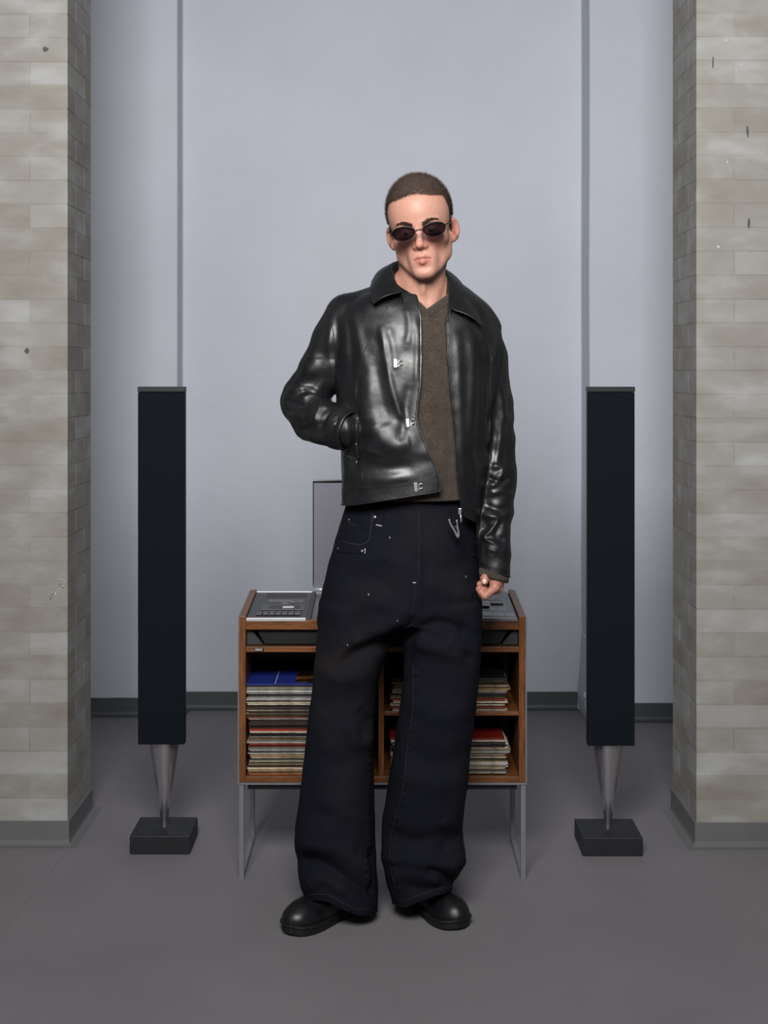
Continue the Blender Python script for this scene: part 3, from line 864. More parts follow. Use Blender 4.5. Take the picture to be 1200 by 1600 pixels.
def strip(b, line, width, th, lift=0.0, n=6, vert=(0, 0, 1)):
    """flat band lying on the surface along a line"""
    p = on_surface(b, line, 0, n); bm = bmesh.new(); prev = None
    pts = []
    for q in p:
        h = b.find_nearest(q); nn = h[1]
        if nn.dot(EYE - q) < 0: nn = -nn
        pts.append((q, nn))
    for i, (q, nn) in enumerate(pts):
        t = (pts[min(i + 1, len(pts) - 1)][0] - pts[max(i - 1, 0)][0]).normalized(); s = nn.cross(t).normalized() * width / 2
        ring = [bm.verts.new(q + s + nn * lift), bm.verts.new(q + s + nn * (lift + th)), bm.verts.new(q - s + nn * (lift + th)), bm.verts.new(q - s + nn * lift)]
        if prev:
            for k in range(4): bm.faces.new((prev[k], prev[(k+1) % 4], ring[(k+1) % 4], ring[k]))
        else: bm.faces.new(ring)
        prev = ring
    bm.faces.new(prev[::-1]); bmesh.ops.recalc_face_normals(bm, faces=bm.faces); return bm
def stitches(b, line, mat, parent, name='stitching', pitch=0.0032, r=0.00035, lift=0.0006):
    p = on_surface(b, line, lift, 10); bm = bmesh.new()
    acc = 0.0; on = True; cur = [p[0]] if p else []
    for a, c in zip(p, p[1:]):
        L = (c - a).length; s = 0.0
        while s < L:
            q = a.lerp(c, min(1, s / L))
            if acc >= pitch * (0.62 if on else 0.38):
                if on and len(cur) > 1: add_tube(bm, [cur[0], cur[-1]], r, 3)
                on = not on; acc = 0.0; cur = []
            cur.append(q); s += 0.0008; acc += 0.0008
    return obj(name, bm, mat, parent)

def frame_at(b, px, py, roll=0.0):
    """matrix at a surface point: z out of the cloth, x to the right of the photo"""
    p, nn = hit(b, px, py)
    if nn.dot(EYE - p) < 0: nn = -nn
    x = Vector((1, 0, 0)); x = (x - nn * x.dot(nn)).normalized(); y = nn.cross(x)
    M = Matrix((x, y, nn)).transposed().to_4x4() @ Matrix.Rotation(roll, 4, 'Z'); M.translation = p
    return M
def rows_px(rows, yc):
    """(py, x left, x right, depth front, depth back[, centre depth]) -> loft rows in metres"""
    out = []
    for r in rows:
        c = r[5] if len(r) > 5 else yc; s = FPX / c
        out.append((CAM_H - (r[0] - HOR) / s, ((r[1] + r[2]) / 2 - 600) / s, c, (r[2] - r[1]) / 2 / s, r[3], r[4]))
    return out

# ---- cloth, leather, skin, hair materials
def mk_leather():
    n = NT('black_leather')
    n.base(n.ramp(n.noise(9, detail=5), [(0.35, srgb(16, 17, 19)), (0.7, srgb(27, 27, 29))]))
    n.ln(n.ramp(n.noise(14, detail=6, rough=0.65), [(0.3, (.33,)*3 + (1,)), (0.7, (.52,)*3 + (1,))]), n.b.inputs['Roughness'])
    n.b.inputs['Specular IOR Level'].default_value = 0.55
    vor = n.node('ShaderNodeTexVoronoi', feature='DISTANCE_TO_EDGE'); vor.inputs['Scale'].default_value = 420; n.ln(n.tc.outputs['Object'], vor.inputs['Vector'])
    b0 = n.bump(n.noise(34, detail=4, rough=0.5, dist=0.4), 0.20, 0.004)
    n.normal(n.bump(vor.outputs['Distance'], 0.18, 0.0006, b0))
    return n.m
MAT['leather'] = mk_leather()
MAT['leather_edge'] = simple('leather_edge', srgb(30, 30, 32), 0.4, bump=(160, 0.3, 0.001))
MAT['lining'] = simple('jacket_lining', srgb(20, 20, 24), 0.7)
MAT['zip'] = simple('zip_teeth', srgb(150, 148, 148), 0.3, 0.9, noise=(600, 0.4))
def mk_denim():
    n = NT('black_denim')
    big = n.noise(5.2, detail=5, rough=0.55, dist=0.4)
    c = n.ramp(big, [(0.32, srgb(15, 18, 27)), (0.52, srgb(21, 22, 30)), (0.72, srgb(34, 30, 31))])
    tw = n.noise(900, n.mapping((1, 1, 0.25)), 2)
    n.base(n.mix(0.25, c, n.ramp(tw, [(0.3, srgb(8, 9, 13)), (0.7, srgb(34, 34, 41))])))
    n.set(Roughness=0.88); n.b.inputs['Specular IOR Level'].default_value = 0.12
    b0 = n.bump(n.noise(26, detail=4, rough=0.6), 0.30, 0.004)
    n.normal(n.bump(tw, 0.25, 0.0008, b0))
    return n.m
MAT['denim'] = mk_denim()
MAT['denim_edge'] = simple('worn_denim_edge', srgb(50, 49, 54), 0.85)
MAT['thread'] = simple('denim_thread', srgb(24, 25, 33), 0.8)
MAT['leather_thread'] = simple('leather_thread', srgb(58, 58, 60), 0.6)
MAT['white_thread'] = simple('white_thread', srgb(210, 210, 214), 0.7)
MAT['speck'] = simple('paint_speck', srgb(120, 122, 130), 0.7)
def mk_knit(scale, name, rib=False):
    n = NT(name)
    a = n.noise(420, detail=3, rough=0.7); b = n.noise(40, detail=3)
    c = n.ramp(a, [(0.3, srgb(40, 34, 30)), (0.55, srgb(74, 65, 58)), (0.75, srgb(106, 96, 88))])
    n.base(n.mix(0.25, c, n.ramp(b, [(0.3, srgb(50, 42, 36)), (0.7, srgb(96, 84, 74))])))
    n.set(Roughness=0.95); n.b.inputs['Specular IOR Level'].default_value = 0.1
    n.b.inputs['Sheen Weight'].default_value = 0.15
    wv = n.node('ShaderNodeTexWave', wave_type='BANDS', bands_direction='X'); wv.inputs['Scale'].default_value = scale; wv.inputs['Distortion'].default_value = 1.0
    n.ln(n.tc.outputs['Object'], wv.inputs['Vector'])
    b0 = n.bump(wv.outputs['Fac'], 0.35, 0.002)
    n.normal(n.bump(a, 0.7, 0.002, b0)); return n.m
MAT['knit'] = mk_knit(60, 'brown_knit')
def mk_skin():
    n = NT('skin')
    at = n.node('ShaderNodeAttribute', attribute_name='tint')
    n.base(n.mix(0.10, at.outputs['Color'], n.ramp(n.noise(160, detail=4), [(0.3, srgb(150, 96, 78)), (0.7, srgb(230, 190, 165))])))
    n.set(Roughness=0.47); n.b.inputs['Specular IOR Level'].default_value = 0.4
    n.b.inputs['Subsurface Weight'].default_value = 0.12; n.b.inputs['Subsurface Radius'].default_value = (0.010, 0.004, 0.002)
    n.b.inputs['Subsurface Scale'].default_value = 0.6
    n.normal(n.bump(n.noise(500, detail=3), 0.08, 0.0006)); return n.m
MAT['skin'] = mk_skin()
MAT['hair'] = simple('brown_hair', srgb(58, 41, 31), 0.5, noise=(90, 0.4))
MAT['brow'] = simple('brow_hair', srgb(66, 46, 36), 0.6)
MAT['eye'] = simple('eyeball', srgb(170, 160, 156), 0.2)
MAT['iris'] = simple('iris', srgb(74, 70, 68), 0.2)
MAT['nail'] = simple('nail', srgb(226, 184, 174), 0.25)
MAT['boot'] = simple('boot_leather', srgb(13, 14, 17), 0.40, noise=(22, 0.3), bump=(60, 0.25, 0.003), spec=0.55)
MAT['sole'] = simple('boot_sole', srgb(15, 16, 19), 0.6, bump=(120, 0.3, 0.002))
def mk_lens():
    n = NT('tinted_lens'); n.set(Base_Color=srgb(66, 57, 68), Roughness=0.04, IOR=1.3)
    n.b.inputs['Transmission Weight'].default_value = 1.0; return n.m
MAT['lens'] = mk_lens()
MAT['frame'] = simple('black_metal_frame', srgb(18, 16, 18), 0.35, 0.3)

# ------------------------------------------------------------------ the person
YP = 3.55
person = tag(empty('person', (0.0, 3.52, 0)), 'person standing in black leather jacket, brown sweater, wide black jeans and dark oval sunglasses', 'person')

# ================= head, neck, upper chest
HM = Matrix.Translation(W(653.8, 361.5, 3.44)) @ Matrix.Rotation(math.radians(-8), 4, 'Z') @ Matrix.Rotation(math.radians(-7.5), 4, 'Y') @ Matrix.Rotation(math.radians(5), 4, 'X')
def head_field(g):
    x, y, z = g.local(HM); ax = np.sqrt(x * x + 1e-8); p = (ax, y, z); c = (x, y, z)
    f = ell(c, (0, .090, .046), (.0790, .097, .0925))                       # cranium
    f = uni(f, ell(c, (0, .050, .045), (.061, .055, .056)), .030)          # forehead
    f = uni(f, ell(c, (0, .060, -.035), (.0585, .062, .081)), .030)         # face mass
    f = uni(f, cap(p, (.0480, .070, -.058), (.013, .019, -.100), .0145, .0120), .026)   # jaw line
    f = uni(f, cap(p, (.0555, .080, -.028), (.0480, .070, -.058), .015, .0145), .02)
    f = uni(f, ell(c, (0, .013, -.1015), (.0175, .015, .0140)), .014)        # chin
    f = uni(f, ell(p, (.047, .030, -.024), (.019, .021, .014)), .020)      # cheekbones
    f = uni(f, cap(p, (.012, .003, .0185), (.042, .014, .020), .0085, .0075), .014)    # brow ridge
    f = sub(f, ell(p, (.052, .008, -.070), (.012, .014, .022)), .022)      # hollow cheeks
    f = sub(f, ell(p, (.029, -.004, .002), (.0165, .0125, .0115)), .012)   # eye sockets
    f = uni(f, ell(p, (.0305, .0165, .0005), (.0155, .0135, .0118)), .004) # lids
    f = sub(f, ell(p, (.0305, .0025, -.0012), (.0110, .0035, .0024)), .002)
    f = uni(f, cap(c, (0, .004, .012), (0, -.0165, -.030), .0062, .0085), .012)        # nose bridge
    f = uni(f, ell(c, (0, -.0175, -.0335), (.0098, .0098, .0088)), .006)   # nose tip
    f = uni(f, ell(p, (.0115, -.0055, -.0375), (.0068, .0100, .0068)), .006)           # wings
    f = sub(f, ell(p, (.0062, -.0095, -.0455), (.0036, .0050, .0040)), .003)           # nostrils
    f = uni(f, ell(c, (0, .014, -.068), (.028, .017, .026)), .016)         # muzzle
    f = sub(f, cap(c, (0, -.0065, -.047), (0, -.0065, -.056), .0022), .004)            # philtrum
    f = sub(f, ell(c, (0, -.008, -.0905), (.015, .0070, .0050)), .010)     # dip below the lip
    f = uni(f, cap(p, (.0045, -.0060, -.0615), (.0215, .0060, -.0690), .0056, .0022), .004)   # upper lip
    f = uni(f, cap(p, (.0, -.0045, -.0750), (.0165, .0040, -.0720), .0072, .0034), .004)      # lower lip
    f = sub(f, cap(p, (.0, -.0118, -.0672), (.0230, .0035, -.0698), .0013), .0022)     # mouth line
    # ears
    Me = Matrix.Rotation(math.radians(-34), 3, 'Z') @ Matrix.Rotation(math.radians(8), 3, 'Y') @ Matrix.Rotation(math.radians(10), 3, 'X')
    e = ellr(p, (.0815, .093, -.005), (.0062, .0190, .0290), Me)
    e = sub(e, ellr(p, (.0868, .0890, -.001), (.0062, .0120, .0190), Me), .003)
    e = uni(e, ellr(p, (.0745, .080, -.010), (.006, .006, .008), Me), .005)
    e = uni(e, ellr(p, (.0770, .086, -.0265), (.0058, .0080, .0090), Me), .006)
    f = uni(f, e, .006)
    # neck and shoulders, in the room's own frame
    q = (g.x, g.y, g.z)
    nb, nt = W(659, 500, 3.575), W(659, 405, 3.545)
    k = uni(cap(q, nt, nb, .054, .058), cap(q, W(633, 412, 3.545), W(660, 484, 3.520), .012, .0085), .016)
    k = uni(k, cap(q, W(692, 405, 3.545), W(672, 486, 3.520), .012, .0085), .016)
    k = uni(k, cap(q, W(628, 444, 3.575), W(590, 484, 3.575), .028, .032), .03)
    k = uni(k, cap(q, W(688, 450, 3.575), W(728, 500, 3.575), .028, .032), .03)
    k = uni(k, ell(q, W(655, 560, 3.575), (.155, .090, .135)), .035)
    k = uni(k, ell(q, W(661, 448, 3.503), (.006, .007, .014)), .012)
    k = sub(k, ell(q, W(667, 487, 3.500), (.009, .008, .012)), .012)
    return uni(f, k, .010)
g = Grid((-.105, 3.385, 1.42), (.30, 3.70, 1.895), 0.0022)
P, Q = nets(head_field(g), g); P = relax(P, Q, 2, 0.35); N = normals(P, Q)
HI = np.array(HM.inverted())
L = P @ HI[:3, :3].T + HI[:3, 3]
def hair_edge(l):
    """height above the hair line, >0 inside the hair"""
    yy = [-.05, .022, .044, .053, .062, .074, .092, .112, .150, .185, .25]; zz = [.083, .085, .082, .050, .012, -.012, .018, .012, -.035, -.055, -.06]
    return l[:, 2] - np.interp(l[:, 1], yy, zz) - .004 * np.cos(l[:, 0] * 60)
he = hair_edge(L)
def lerp(a, b, t): return a + (b - a) * t[:, None]
SK = np.array(srgb(196, 145, 126)[:3]); LIP = np.array(srgb(186, 112, 104)[:3]); RED = np.array(srgb(206, 128, 112)[:3]); SCALP = np.array(srgb(92, 68, 54)[:3])
T_ = np.tile(SK, (len(P), 1))
ax_ = np.abs(L[:, 0])
blush = np.exp(-((ax_ - .040) / .020) ** 2 - ((L[:, 2] + .028) / .018) ** 2) * (L[:, 1] < .06)
T_ = lerp(T_, RED, .70 * blush)
T_ = lerp(T_, RED, .55 * np.exp(-(ax_ / .012) ** 2 - ((L[:, 2] + .034) / .012) ** 2) * (L[:, 1] < .02))
T_ = lerp(T_, RED, .6 * ((ax_ > .072) & (L[:, 2] < .035) & (L[:, 2] > -.05) & (L[:, 1] > .06)))
arch = .0030 * np.cos(np.clip(ax_ / .011, 0, math.pi))
lip = np.clip((1 - np.sqrt((ax_ / .0235) ** 2 + np.where(L[:, 2] > -.0690, (L[:, 2] + .0690) / (.0100 - arch*.4), (L[:, 2] + .0690) / .0140) ** 2)) * 7, 0, 1) * (L[:, 1] < .02)
T_ = lerp(T_, LIP, .85 * lip)
T_ = lerp(T_, SCALP, 1.0 * np.clip(he / .004, 0, 1) * ((ax_ < .0775) | (L[:, 2] > .03)) * (L[:, 2] > -.07))
head_P, head_Q, head_N, head_T, head_L, head_he = P, Q, N, T_, L, he

# ================= hand that hangs by the trouser seam
def w4(px, py, Y, r): return (*W(px, py, Y), r)
HY_ = 3.492
def hand_field(g):
    q = (g.x, g.y, g.z)
    f = chain(q, [w4(774, 860, HY_ + .012, .027), w4(773, 890, HY_ + .006, .0235), w4(776, 902, HY_, .0225)], .01)     # forearm, wrist
    for (mx, my, dy, r) in ((773, 917, -.018, .0125), (778, 919, .002, .0135), (779, 918, .022, .0130), (777, 914, .040, .0115)):
        f = uni(f, cap(q, W(775, 899, HY_ + dy * .55), W(mx, my, HY_ + dy), .0160, r), .012)
    fing = [  # joints in photo pixels and depth
        [(774, 918, -.020, .0105), (757.5, 931, -.022, .0092), (751, 924.5, -.018, .0078), (757, 917.5, -.014, .0068)],
        [(779, 920, .000, .0108), (753.5, 929.5, .000, .0094), (748.5, 920.5, .002, .0080), (757, 914, .002, .0070)],
        [(779, 918, .020, .0102), (754.5, 921.5, .019, .0090), (749.5, 913, .018, .0078), (757, 909, .016, .0068)],
        [(776, 914, .038, .0092), (757.5, 914, .036, .0080), (754, 907, .034, .0070), (759, 905, .032, .0062)]]
    for F_ in fing:
        f = uni(f, chain(q, [w4(a, b, HY_ + d, r) for a, b, d, r in F_], .0025), .0035)
    th = chain(q, [w4(769, 890, HY_ - .002, .0130), w4(762, 897.5, HY_ - .0095, .0118), w4(758, 903.5, HY_ - .0205, .0104), w4(757.2, 909, HY_ - .0265, .0086)], .004)
    return uni(f, th, .004)
g = Grid(W(738, 945, 3.45) - Vector((0, .06, 0)), W(797, 855, 3.55) + Vector((.012, .045, 0)), 0.0013)
hP, hQ = nets(hand_field(g), g); hP = relax(hP, hQ, 2, 0.4)
HANDC = np.array(srgb(182, 122, 107)[:3])
hT = np.tile(HANDC, (len(hP), 1))

# ================= trunk, arms and legs under the clothes (coarse, same figure)
def trunk_field(g):
    q = (g.x, g.y, g.z)
    f = ell(q, W(655, 560, 3.575), (.150, .085, .13))
    f = uni(f, ell(q, W(648, 690, 3.57), (.135, .085, .20)), .05)
    f = uni(f, ell(q, W(642, 860, 3.57), (.135, .090, .12)), .05)
    f = uni(f, chain(q, [w4(588, 880, 3.57, .070), w4(548, 1000, 3.57, .058), w4(534, 1150, 3.57, .045), w4(540, 1375, 3.61, .034)]), .03)
    f = uni(f, chain(q, [w4(695, 880, 3.57, .070), w4(690, 1000, 3.57, .058), w4(680, 1150, 3.57, .045), w4(656, 1375, 3.63, .034)]), .03)
    f = uni(f, chain(q, [w4(585, 485, 3.58, .035), w4(550, 500, 3.57, .040), w4(478, 625, 3.585, .034), w4(532, 668, 3.485, .026)]), .03)
    f = uni(f, chain(q, [w4(735, 490, 3.58, .035), w4(755, 520, 3.57, .040), w4(772, 690, 3.575, .034), w4(773, 870, 3.504, .026)]), .03)
    return f
g = Grid((-.32, 3.38, 0.05), (.34, 3.72, 1.60), 0.010)
tP, tQ = nets(trunk_field(g), g); tP = relax(tP, tQ, 2)
tT = np.tile(SK, (len(tP), 1))
BP = np.concatenate([head_P, hP, tP]); BQ = np.concatenate([head_Q, hQ + len(head_P), tQ + len(head_P) + len(hP)])
bme = to_mesh('body', BP, BQ)
at = bme.attributes.new('tint', 'FLOAT_COLOR', 'POINT')
at.data.foreach_set('color', np.concatenate([np.concatenate([head_T, hT, tT]), np.ones((len(BP), 1))], 1).astype(np.float32).ravel())
body = obj('body', bme, MAT['skin'], person)
# thumb nail, finger nails
hb = bvh_of(hP, hQ)
for px, py, rx, rz in ((756.9, 908.6, .0060, .0066),):
    M = frame_at(hb, px, py)
    bm = bmesh.new(); add_ball(bm, (0, 0, 0), 1.0, 12, 8, (rx, rz, .0018)); bm.transform(M @ Matrix.Translation((0, 0, -.0002)))
    obj('thumbnail', bm, MAT['nail'], body, smooth=True)

# eyes
for sx in (-1, 1):
    bm = bmesh.new(); add_ball(bm, HM @ Vector((sx * .0305, .0150, .000)), .0122, 20, 14); e = obj('eye', bm, MAT['eye'], person, smooth=True)
    bm = bmesh.new(); add_ball(bm, HM @ Vector((sx * .0305 - .0008, .0042, -.0010)), .0046, 14, 10, (1, .36, 1), HM.to_3x3().to_4x4()); obj('iris', bm, MAT['iris'], e, smooth=True)

# hair: short strands rooted in the scalp
rs = np.random.RandomState(5)
fc = head_P[head_Q].mean(1); fl = head_L[head_Q].mean(1); fh = head_he[head_Q].mean(1); fn = head_N[head_Q].mean(1)
fax = np.abs(fl[:, 0])
ok = (fh > 0) & (fl[:, 2] > -.06) & ~((fax > .076) & (fl[:, 2] < .032)) & ~((fl[:, 1] < .06) & (fl[:, 2] < .0))
dens = np.clip(fh / .004, .5, 1) * ok
ids = rs.choice(len(fc), 32000, p=dens / dens.sum())
Rm = np.array(HM.to_3x3())
def strands(ids, length, width, lay, jit, spread):
    n = len(ids); base = fc[ids] + rs.normal(0, .0007, (n, 3)); nn = fn[ids] / np.linalg.norm(fn[ids], axis=1)[:, None]
    d = nn + lay + rs.normal(0, jit, (n, 3)); d /= np.linalg.norm(d, axis=1)[:, None]
    s = np.cross(d, rs.normal(0, 1, (n, 3))); s /= np.linalg.norm(s, axis=1)[:, None]; t = np.cross(d, s)
    V = np.stack([base - nn * .001 + s * width, base - nn * .001 - .5 * s * width + .87 * t * width, base - nn * .001 - .5 * s * width - .87 * t * width, base + d * length[:, None]], 1).reshape(-1, 3)
    k = np.arange(n)[:, None] * 4
    return V, np.concatenate([k + [0, 1, 3], k + [1, 2, 3], k + [2, 0, 3]])
top = np.clip((fl[ids, 2] - .03) / .08, 0, 1)
lay = (np.array([0.0, -.55, .25]) @ Rm.T)[None] * (0.4 + .6 * top)[:, None] + (np.array([0, .1, -.7]) @ Rm.T)[None] * (1 - top)[:, None]
hv, hf = strands(ids, (.0055 + .0080 * top) * rs.uniform(.6, 1.25, len(ids)), .00042, lay, .36, 0)
hme = to_mesh('hair', hv, hf)
obj('hair', hme, MAT['hair'], person)
# brows
for sx in (-1, 1):
    m = (fl[:, 0] * sx > .011) & (fl[:, 0] * sx < .050) & (fl[:, 1] < .05)
    zc = .0160 + .0085 * np.sin(np.clip((fl[:, 0] * sx - .011) / .039, 0, 1) * 2.3)
    th_ = .0042 * (1 - .55 * np.clip((fl[:, 0] * sx - .022) / .028, 0, 1))
    m &= np.abs(fl[:, 2] - zc) < th_
    cand = np.where(m)[0]
    if len(cand):
        ii = rs.choice(cand, 800); dirn = (np.array([sx * 1.3, -.1, .35]) @ Rm.T)[None]
        V, F_ = strands(ii, rs.uniform(.003, .006, len(ii)), .00032, dirn * 1.4, .25, 0)
        obj('eyebrow', to_mesh('eyebrow', V, F_), MAT['brow'], person)

# ================= sunglasses
SG = Matrix.Translation(W(654.5, 361, 3.395)) @ Matrix.Rotation(math.radians(-2), 4, 'Z') @ Matrix.Rotation(math.radians(-8.5), 4, 'Y') @ Matrix.Rotation(math.radians(3), 4, 'X')
glasses = tag(empty('sunglasses', SG.translation), 'small black oval sunglasses with dark lenses worn on the face', 'sunglasses')
for sx in (-1, 1):
    ring = []; n = 36
    for i in range(n):
        t = i * 2 * math.pi / n; c, s = math.cos(t), math.sin(t)
        a = .0282; b = .0132 if s > 0 else .0205
        x = a * math.copysign(abs(c) ** .92, c); zz = b * math.copysign(abs(s) ** .95, s)
        ring.append(Vector((sx * .0385 + x, .0035 + .010 * ((sx * .0385 + x) / .067) ** 2, zz + .002 - sx * 0.0)))
    ring = [Vector((q.x * .98, q.y, q.z * .98)) for q in ring]
    bm = bmesh.new()
    f0 = [bm.verts.new(SG @ q) for q in ring]; f1 = [bm.verts.new(SG @ (q + Vector((0, .0012, 0)))) for q in ring]
    cen = sum(ring, Vector()) / n
    c0 = bm.verts.new(SG @ (cen + Vector((0, -.0022, 0)))); c1 = bm.verts.new(SG @ (cen + Vector((0, -.0010, 0))))
    for i in range(n):
        j = (i + 1) % n
        bm.faces.new((f0[i], f0[j], c0)); bm.faces.new((f1[j], f1[i], c1)); bm.faces.new((f0[j], f0[i], f1[i], f1[j]))
    bmesh.ops.recalc_face_normals(bm, faces=bm.faces)
    obj('lens', bm, MAT['lens'], glasses, smooth=False)
    bm = bmesh.new(); add_tube(bm, [SG @ q for q in ring], [.0011 + .0012 * max(0, math.sin(i * 2 * math.pi / n)) for i in range(n)], 6, closed=True)
    obj('rim', bm, MAT['frame'], glasses, smooth=True)
    e0 = Vector((sx * .0655, .012, .006))
    pts = [SG @ e0, SG @ Vector((sx * .072, .016, .0085)), SG @ Vector((sx * .0755, .024, .0085))]
    pts += [HM @ Vector((sx * .0775, .060, .012)), HM @ Vector((sx * .0785, .090, .016)), HM @ Vector((sx * .079, .112, .000))]
    obj('temple', tube(smooth_line(pts, 5), .0014, 6), MAT['frame'], glasses, smooth=True)
    obj('nose_pad', tube([SG @ Vector((sx * .0105, .004, -.001)), SG @ Vector((sx * .0075, .010, -.006)), SG @ Vector((sx * .0085, .012, -.010))], .0012, 5), MAT['frame'], glasses, smooth=True)
for dz in (.0035, .0005):
    obj('bridge', tube(smooth_line([SG @ Vector((-.0115, .004, dz - .001)), SG @ Vector((0, .0015, dz + .001)), SG @ Vector((.0115, .004, dz - .001))], 5), .0011, 6), MAT['frame'], glasses, smooth=True)

# ================= trousers
HIP = rows_px([(770, 545, 742, .115, .12), (800, 538, 746, .120, .13), (835, 527, 748, .128, .14), (880, 514, 749, .135, .15), (920, 505, 750, .138, .15), (955, 500, 751, .132, .14), (972, 499, 750, .125, .13)], 3.57)
LEGA = rows_px([(940, 502, 640, .12, .13, 3.57), (985, 497, 624, .115, .12, 3.57), (1020, 494, 606, .108, .115, 3.57), (1060, 489, 593, .102, .11, 3.57), (1100, 484, 588, .100, .108, 3.57), (1150, 478, 584, .098, .105, 3.57),
                (1200, 473, 583, .097, .102, 3.57), (1250, 467, 584, .096, .10, 3.57), (1300, 462, 585, .098, .10, 3.57), (1335, 460, 588, .102, .10, 3.565), (1370, 466, 592, .104, .115, 3.56), (1400, 476, 593, .104, .125, 3.555), (1440, 482, 590, .104, .13, 3.555)], 3.57)
LEGB = rows_px([(940, 612, 750, .12, .13, 3.57), (985, 622, 751, .115, .12, 3.57), (1020, 629, 751, .108, .115, 3.57), (1060, 629, 748, .102, .11, 3.57), (1100, 624, 743, .100, .108, 3.57), (1150, 617, 738, .098, .105, 3.57),
                (1200, 611, 733, .097, .102, 3.57), (1250, 604, 727, .096, .10, 3.57), (1290, 597, 724, .098, .10, 3.575), (1340, 595, 726, .102, .10, 3.575), (1380, 603, 709, .102, .12, 3.58), (1400, 610, 703, .10, .135, 3.58), (1440, 616, 700, .10, .14, 3.58)], 3.57)
def trouser_field(g):
    q = (g.x, g.y, g.z)
    f = uni(loft(q, LEGA, 2.2), loft(q, LEGB, 2.2), .012)
    return uni(f, loft(q, HIP, 2.2), .014)
g = Grid((-.27, 3.40, 0.01), (.27, 3.78, 1.10), 0.0045)
P, Q = nets(trouser_field(g), g); P = relax(P, Q, 6, .5); N = normals(P, Q)
TF = [  # folds: line in photo pixels, half width, height in mm
    ([(655, 800), (656, 860), (655, 920), (652, 985)], 5, 3),                         # fly
    ([(640, 985), (600, 1005), (560, 1022), (535, 1040)], 11, -9), ([(630, 962), (590, 985), (545, 1005)], 12, 7),
    ([(655, 985), (690, 975), (735, 990)], 10, -8), ([(650, 1000), (680, 1012), (730, 1020)], 14, 8), ([(700, 1010), (738, 1030)], 8, -5),
    ([(648, 960), (640, 1000), (634, 1040)], 8, -6),
    ([(640, 960), (600, 945), (560, 945)], 10, 3), ([(630, 930), (585, 905), (540, 900)], 12, -3), ([(640, 890), (600, 870), (560, 880)], 14, 3),
    ([(665, 905), (700, 925), (740, 930)], 14, 4), ([(665, 880), (700, 890), (745, 870)], 14, -3),
    ([(500, 1040), (530, 1060), (575, 1050)], 14, 5), ([(495, 1090), (530, 1105), (575, 1085)], 16, -4),
    ([(540, 1130), (560, 1160), (580, 1150)], 12, 6), ([(490, 1180), (530, 1195), (575, 1180)], 18, -4), ([(560, 1110), (580, 1130)], 8, -5),
    ([(470, 1290), (510, 1310), (560, 1320)], 20, 7), ([(462, 1345), (500, 1350), (545, 1378), (588, 1400)], 11, -11), ([(465, 1318), (520, 1328), (575, 1362)], 13, 7),
    ([(480, 1385), (510, 1372), (545, 1395)], 12, 7), ([(578, 1330), (588, 1360), (586, 1400)], 6, -7), ([(500, 1240), (530, 1275), (500, 1300)], 16, 5),
    ([(645, 1090), (680, 1120), (730, 1110)], 18, 4), ([(640, 1170), (690, 1195), (735, 1170)], 18, -4), ([(620, 1210), (670, 1225), (725, 1215)], 18, 4),
    ([(600, 1300), (650, 1315), (720, 1300)], 14, -7), ([(600, 1340), (650, 1345), (700, 1352), (722, 1335)], 12, 8), ([(665, 1358), (690, 1365), (712, 1385)], 7, -9), ([(610, 1370), (650, 1365), (690, 1375)], 12, 6),
    ([(690, 1280), (715, 1310)], 10, 5), ([(690, 1330), (722, 1300)], 9, -6), ([(640, 1385), (660, 1392), (698, 1385)], 8, -4),
    ([(505, 990), (488, 1100), (474, 1230), (466, 1310)], 8, 3), ([(742, 900), (742, 1000), (732, 1120)], 9, 3)]
P = fold(P, N, [(l, w_, a * 1.7) for l, w_, a in TF])
pk = []
for ln, sgn in (([(582, 1130), (582, 1200), (578, 1260), (580, 1320), (574, 1370)], -1), ([(646, 1040), (645, 1110), (636, 1170), (630, 1230), (612, 1300), (610, 1350), (618, 1390)], 1)):
    S_ = smooth_line([(a, b, 0) for a, b in ln], 12); acc = 0
    for a, b in zip(S_, S_[1:]):
        acc += (b - a).length
        if acc > 9: acc = 0; pk.append(([(b.x - 1, b.y), (b.x + 7 * sgn, b.y + 2)], 3.2, random.uniform(2.0, 4.0)))
for ln in ([(481, 1402), (500, 1400), (516, 1403), (536, 1414), (560, 1424), (580, 1423)], [(630, 1412), (655, 1402), (680, 1393), (701, 1388)]):
    S_ = smooth_line([(a, b, 0) for a, b in ln], 10); acc = 0
    for a, b in zip(S_, S_[1:]):
        acc += (b - a).length
        if acc > 8: acc = 0; pk.append(([(b.x, b.y - 4), (b.x + 3, b.y + 3)], 3.2, random.uniform(1.5, 3.0)))
P = fold(P, normals(P, Q), pk)
N = normals(P, Q)
P = P + N * (vnoise(P * np.array([1, 1, .6]), 14, 8) * .0035 + vnoise(P, 40, 9) * .0010)[:, None]
# hem line of each leg, higher over the instep
def hem_z(P):
    px, py = pix(P)
    left = px < 594
    front = P[:, 1] < 3.575
    hz = np.where(left, np.interp(px, [470, 480, 500, 515, 535, 560, 580, 594], [1405, 1408, 1406, 1409, 1420, 1430, 1430, 1420]),
                  np.interp(px, [600, 618, 632, 655, 680, 702, 712], [1395, 1412, 1418, 1408, 1399, 1393, 1385]))
    zf = CAM_H - (hz - HOR) * P[:, 1] / FPX
    zb = np.full(len(P), 0.022)
    t = np.clip((P[:, 1] - 3.52) / .10, 0, 1)
    return zf * (1 - t) + zb * t
zz = hem_z(P)
P, Q = clip(P, Q, P[:, 2] - zz, lambda p: np.column_stack([p[:, 0], p[:, 1], hem_z(p)]))
wz = CAM_H - (792 - HOR) * 3.5 / FPX
P, Q = clip(P, Q, (wz + .012) - P[:, 2], lambda p: np.column_stack([p[:, 0], p[:, 1], np.full(len(p), wz + .012)]))
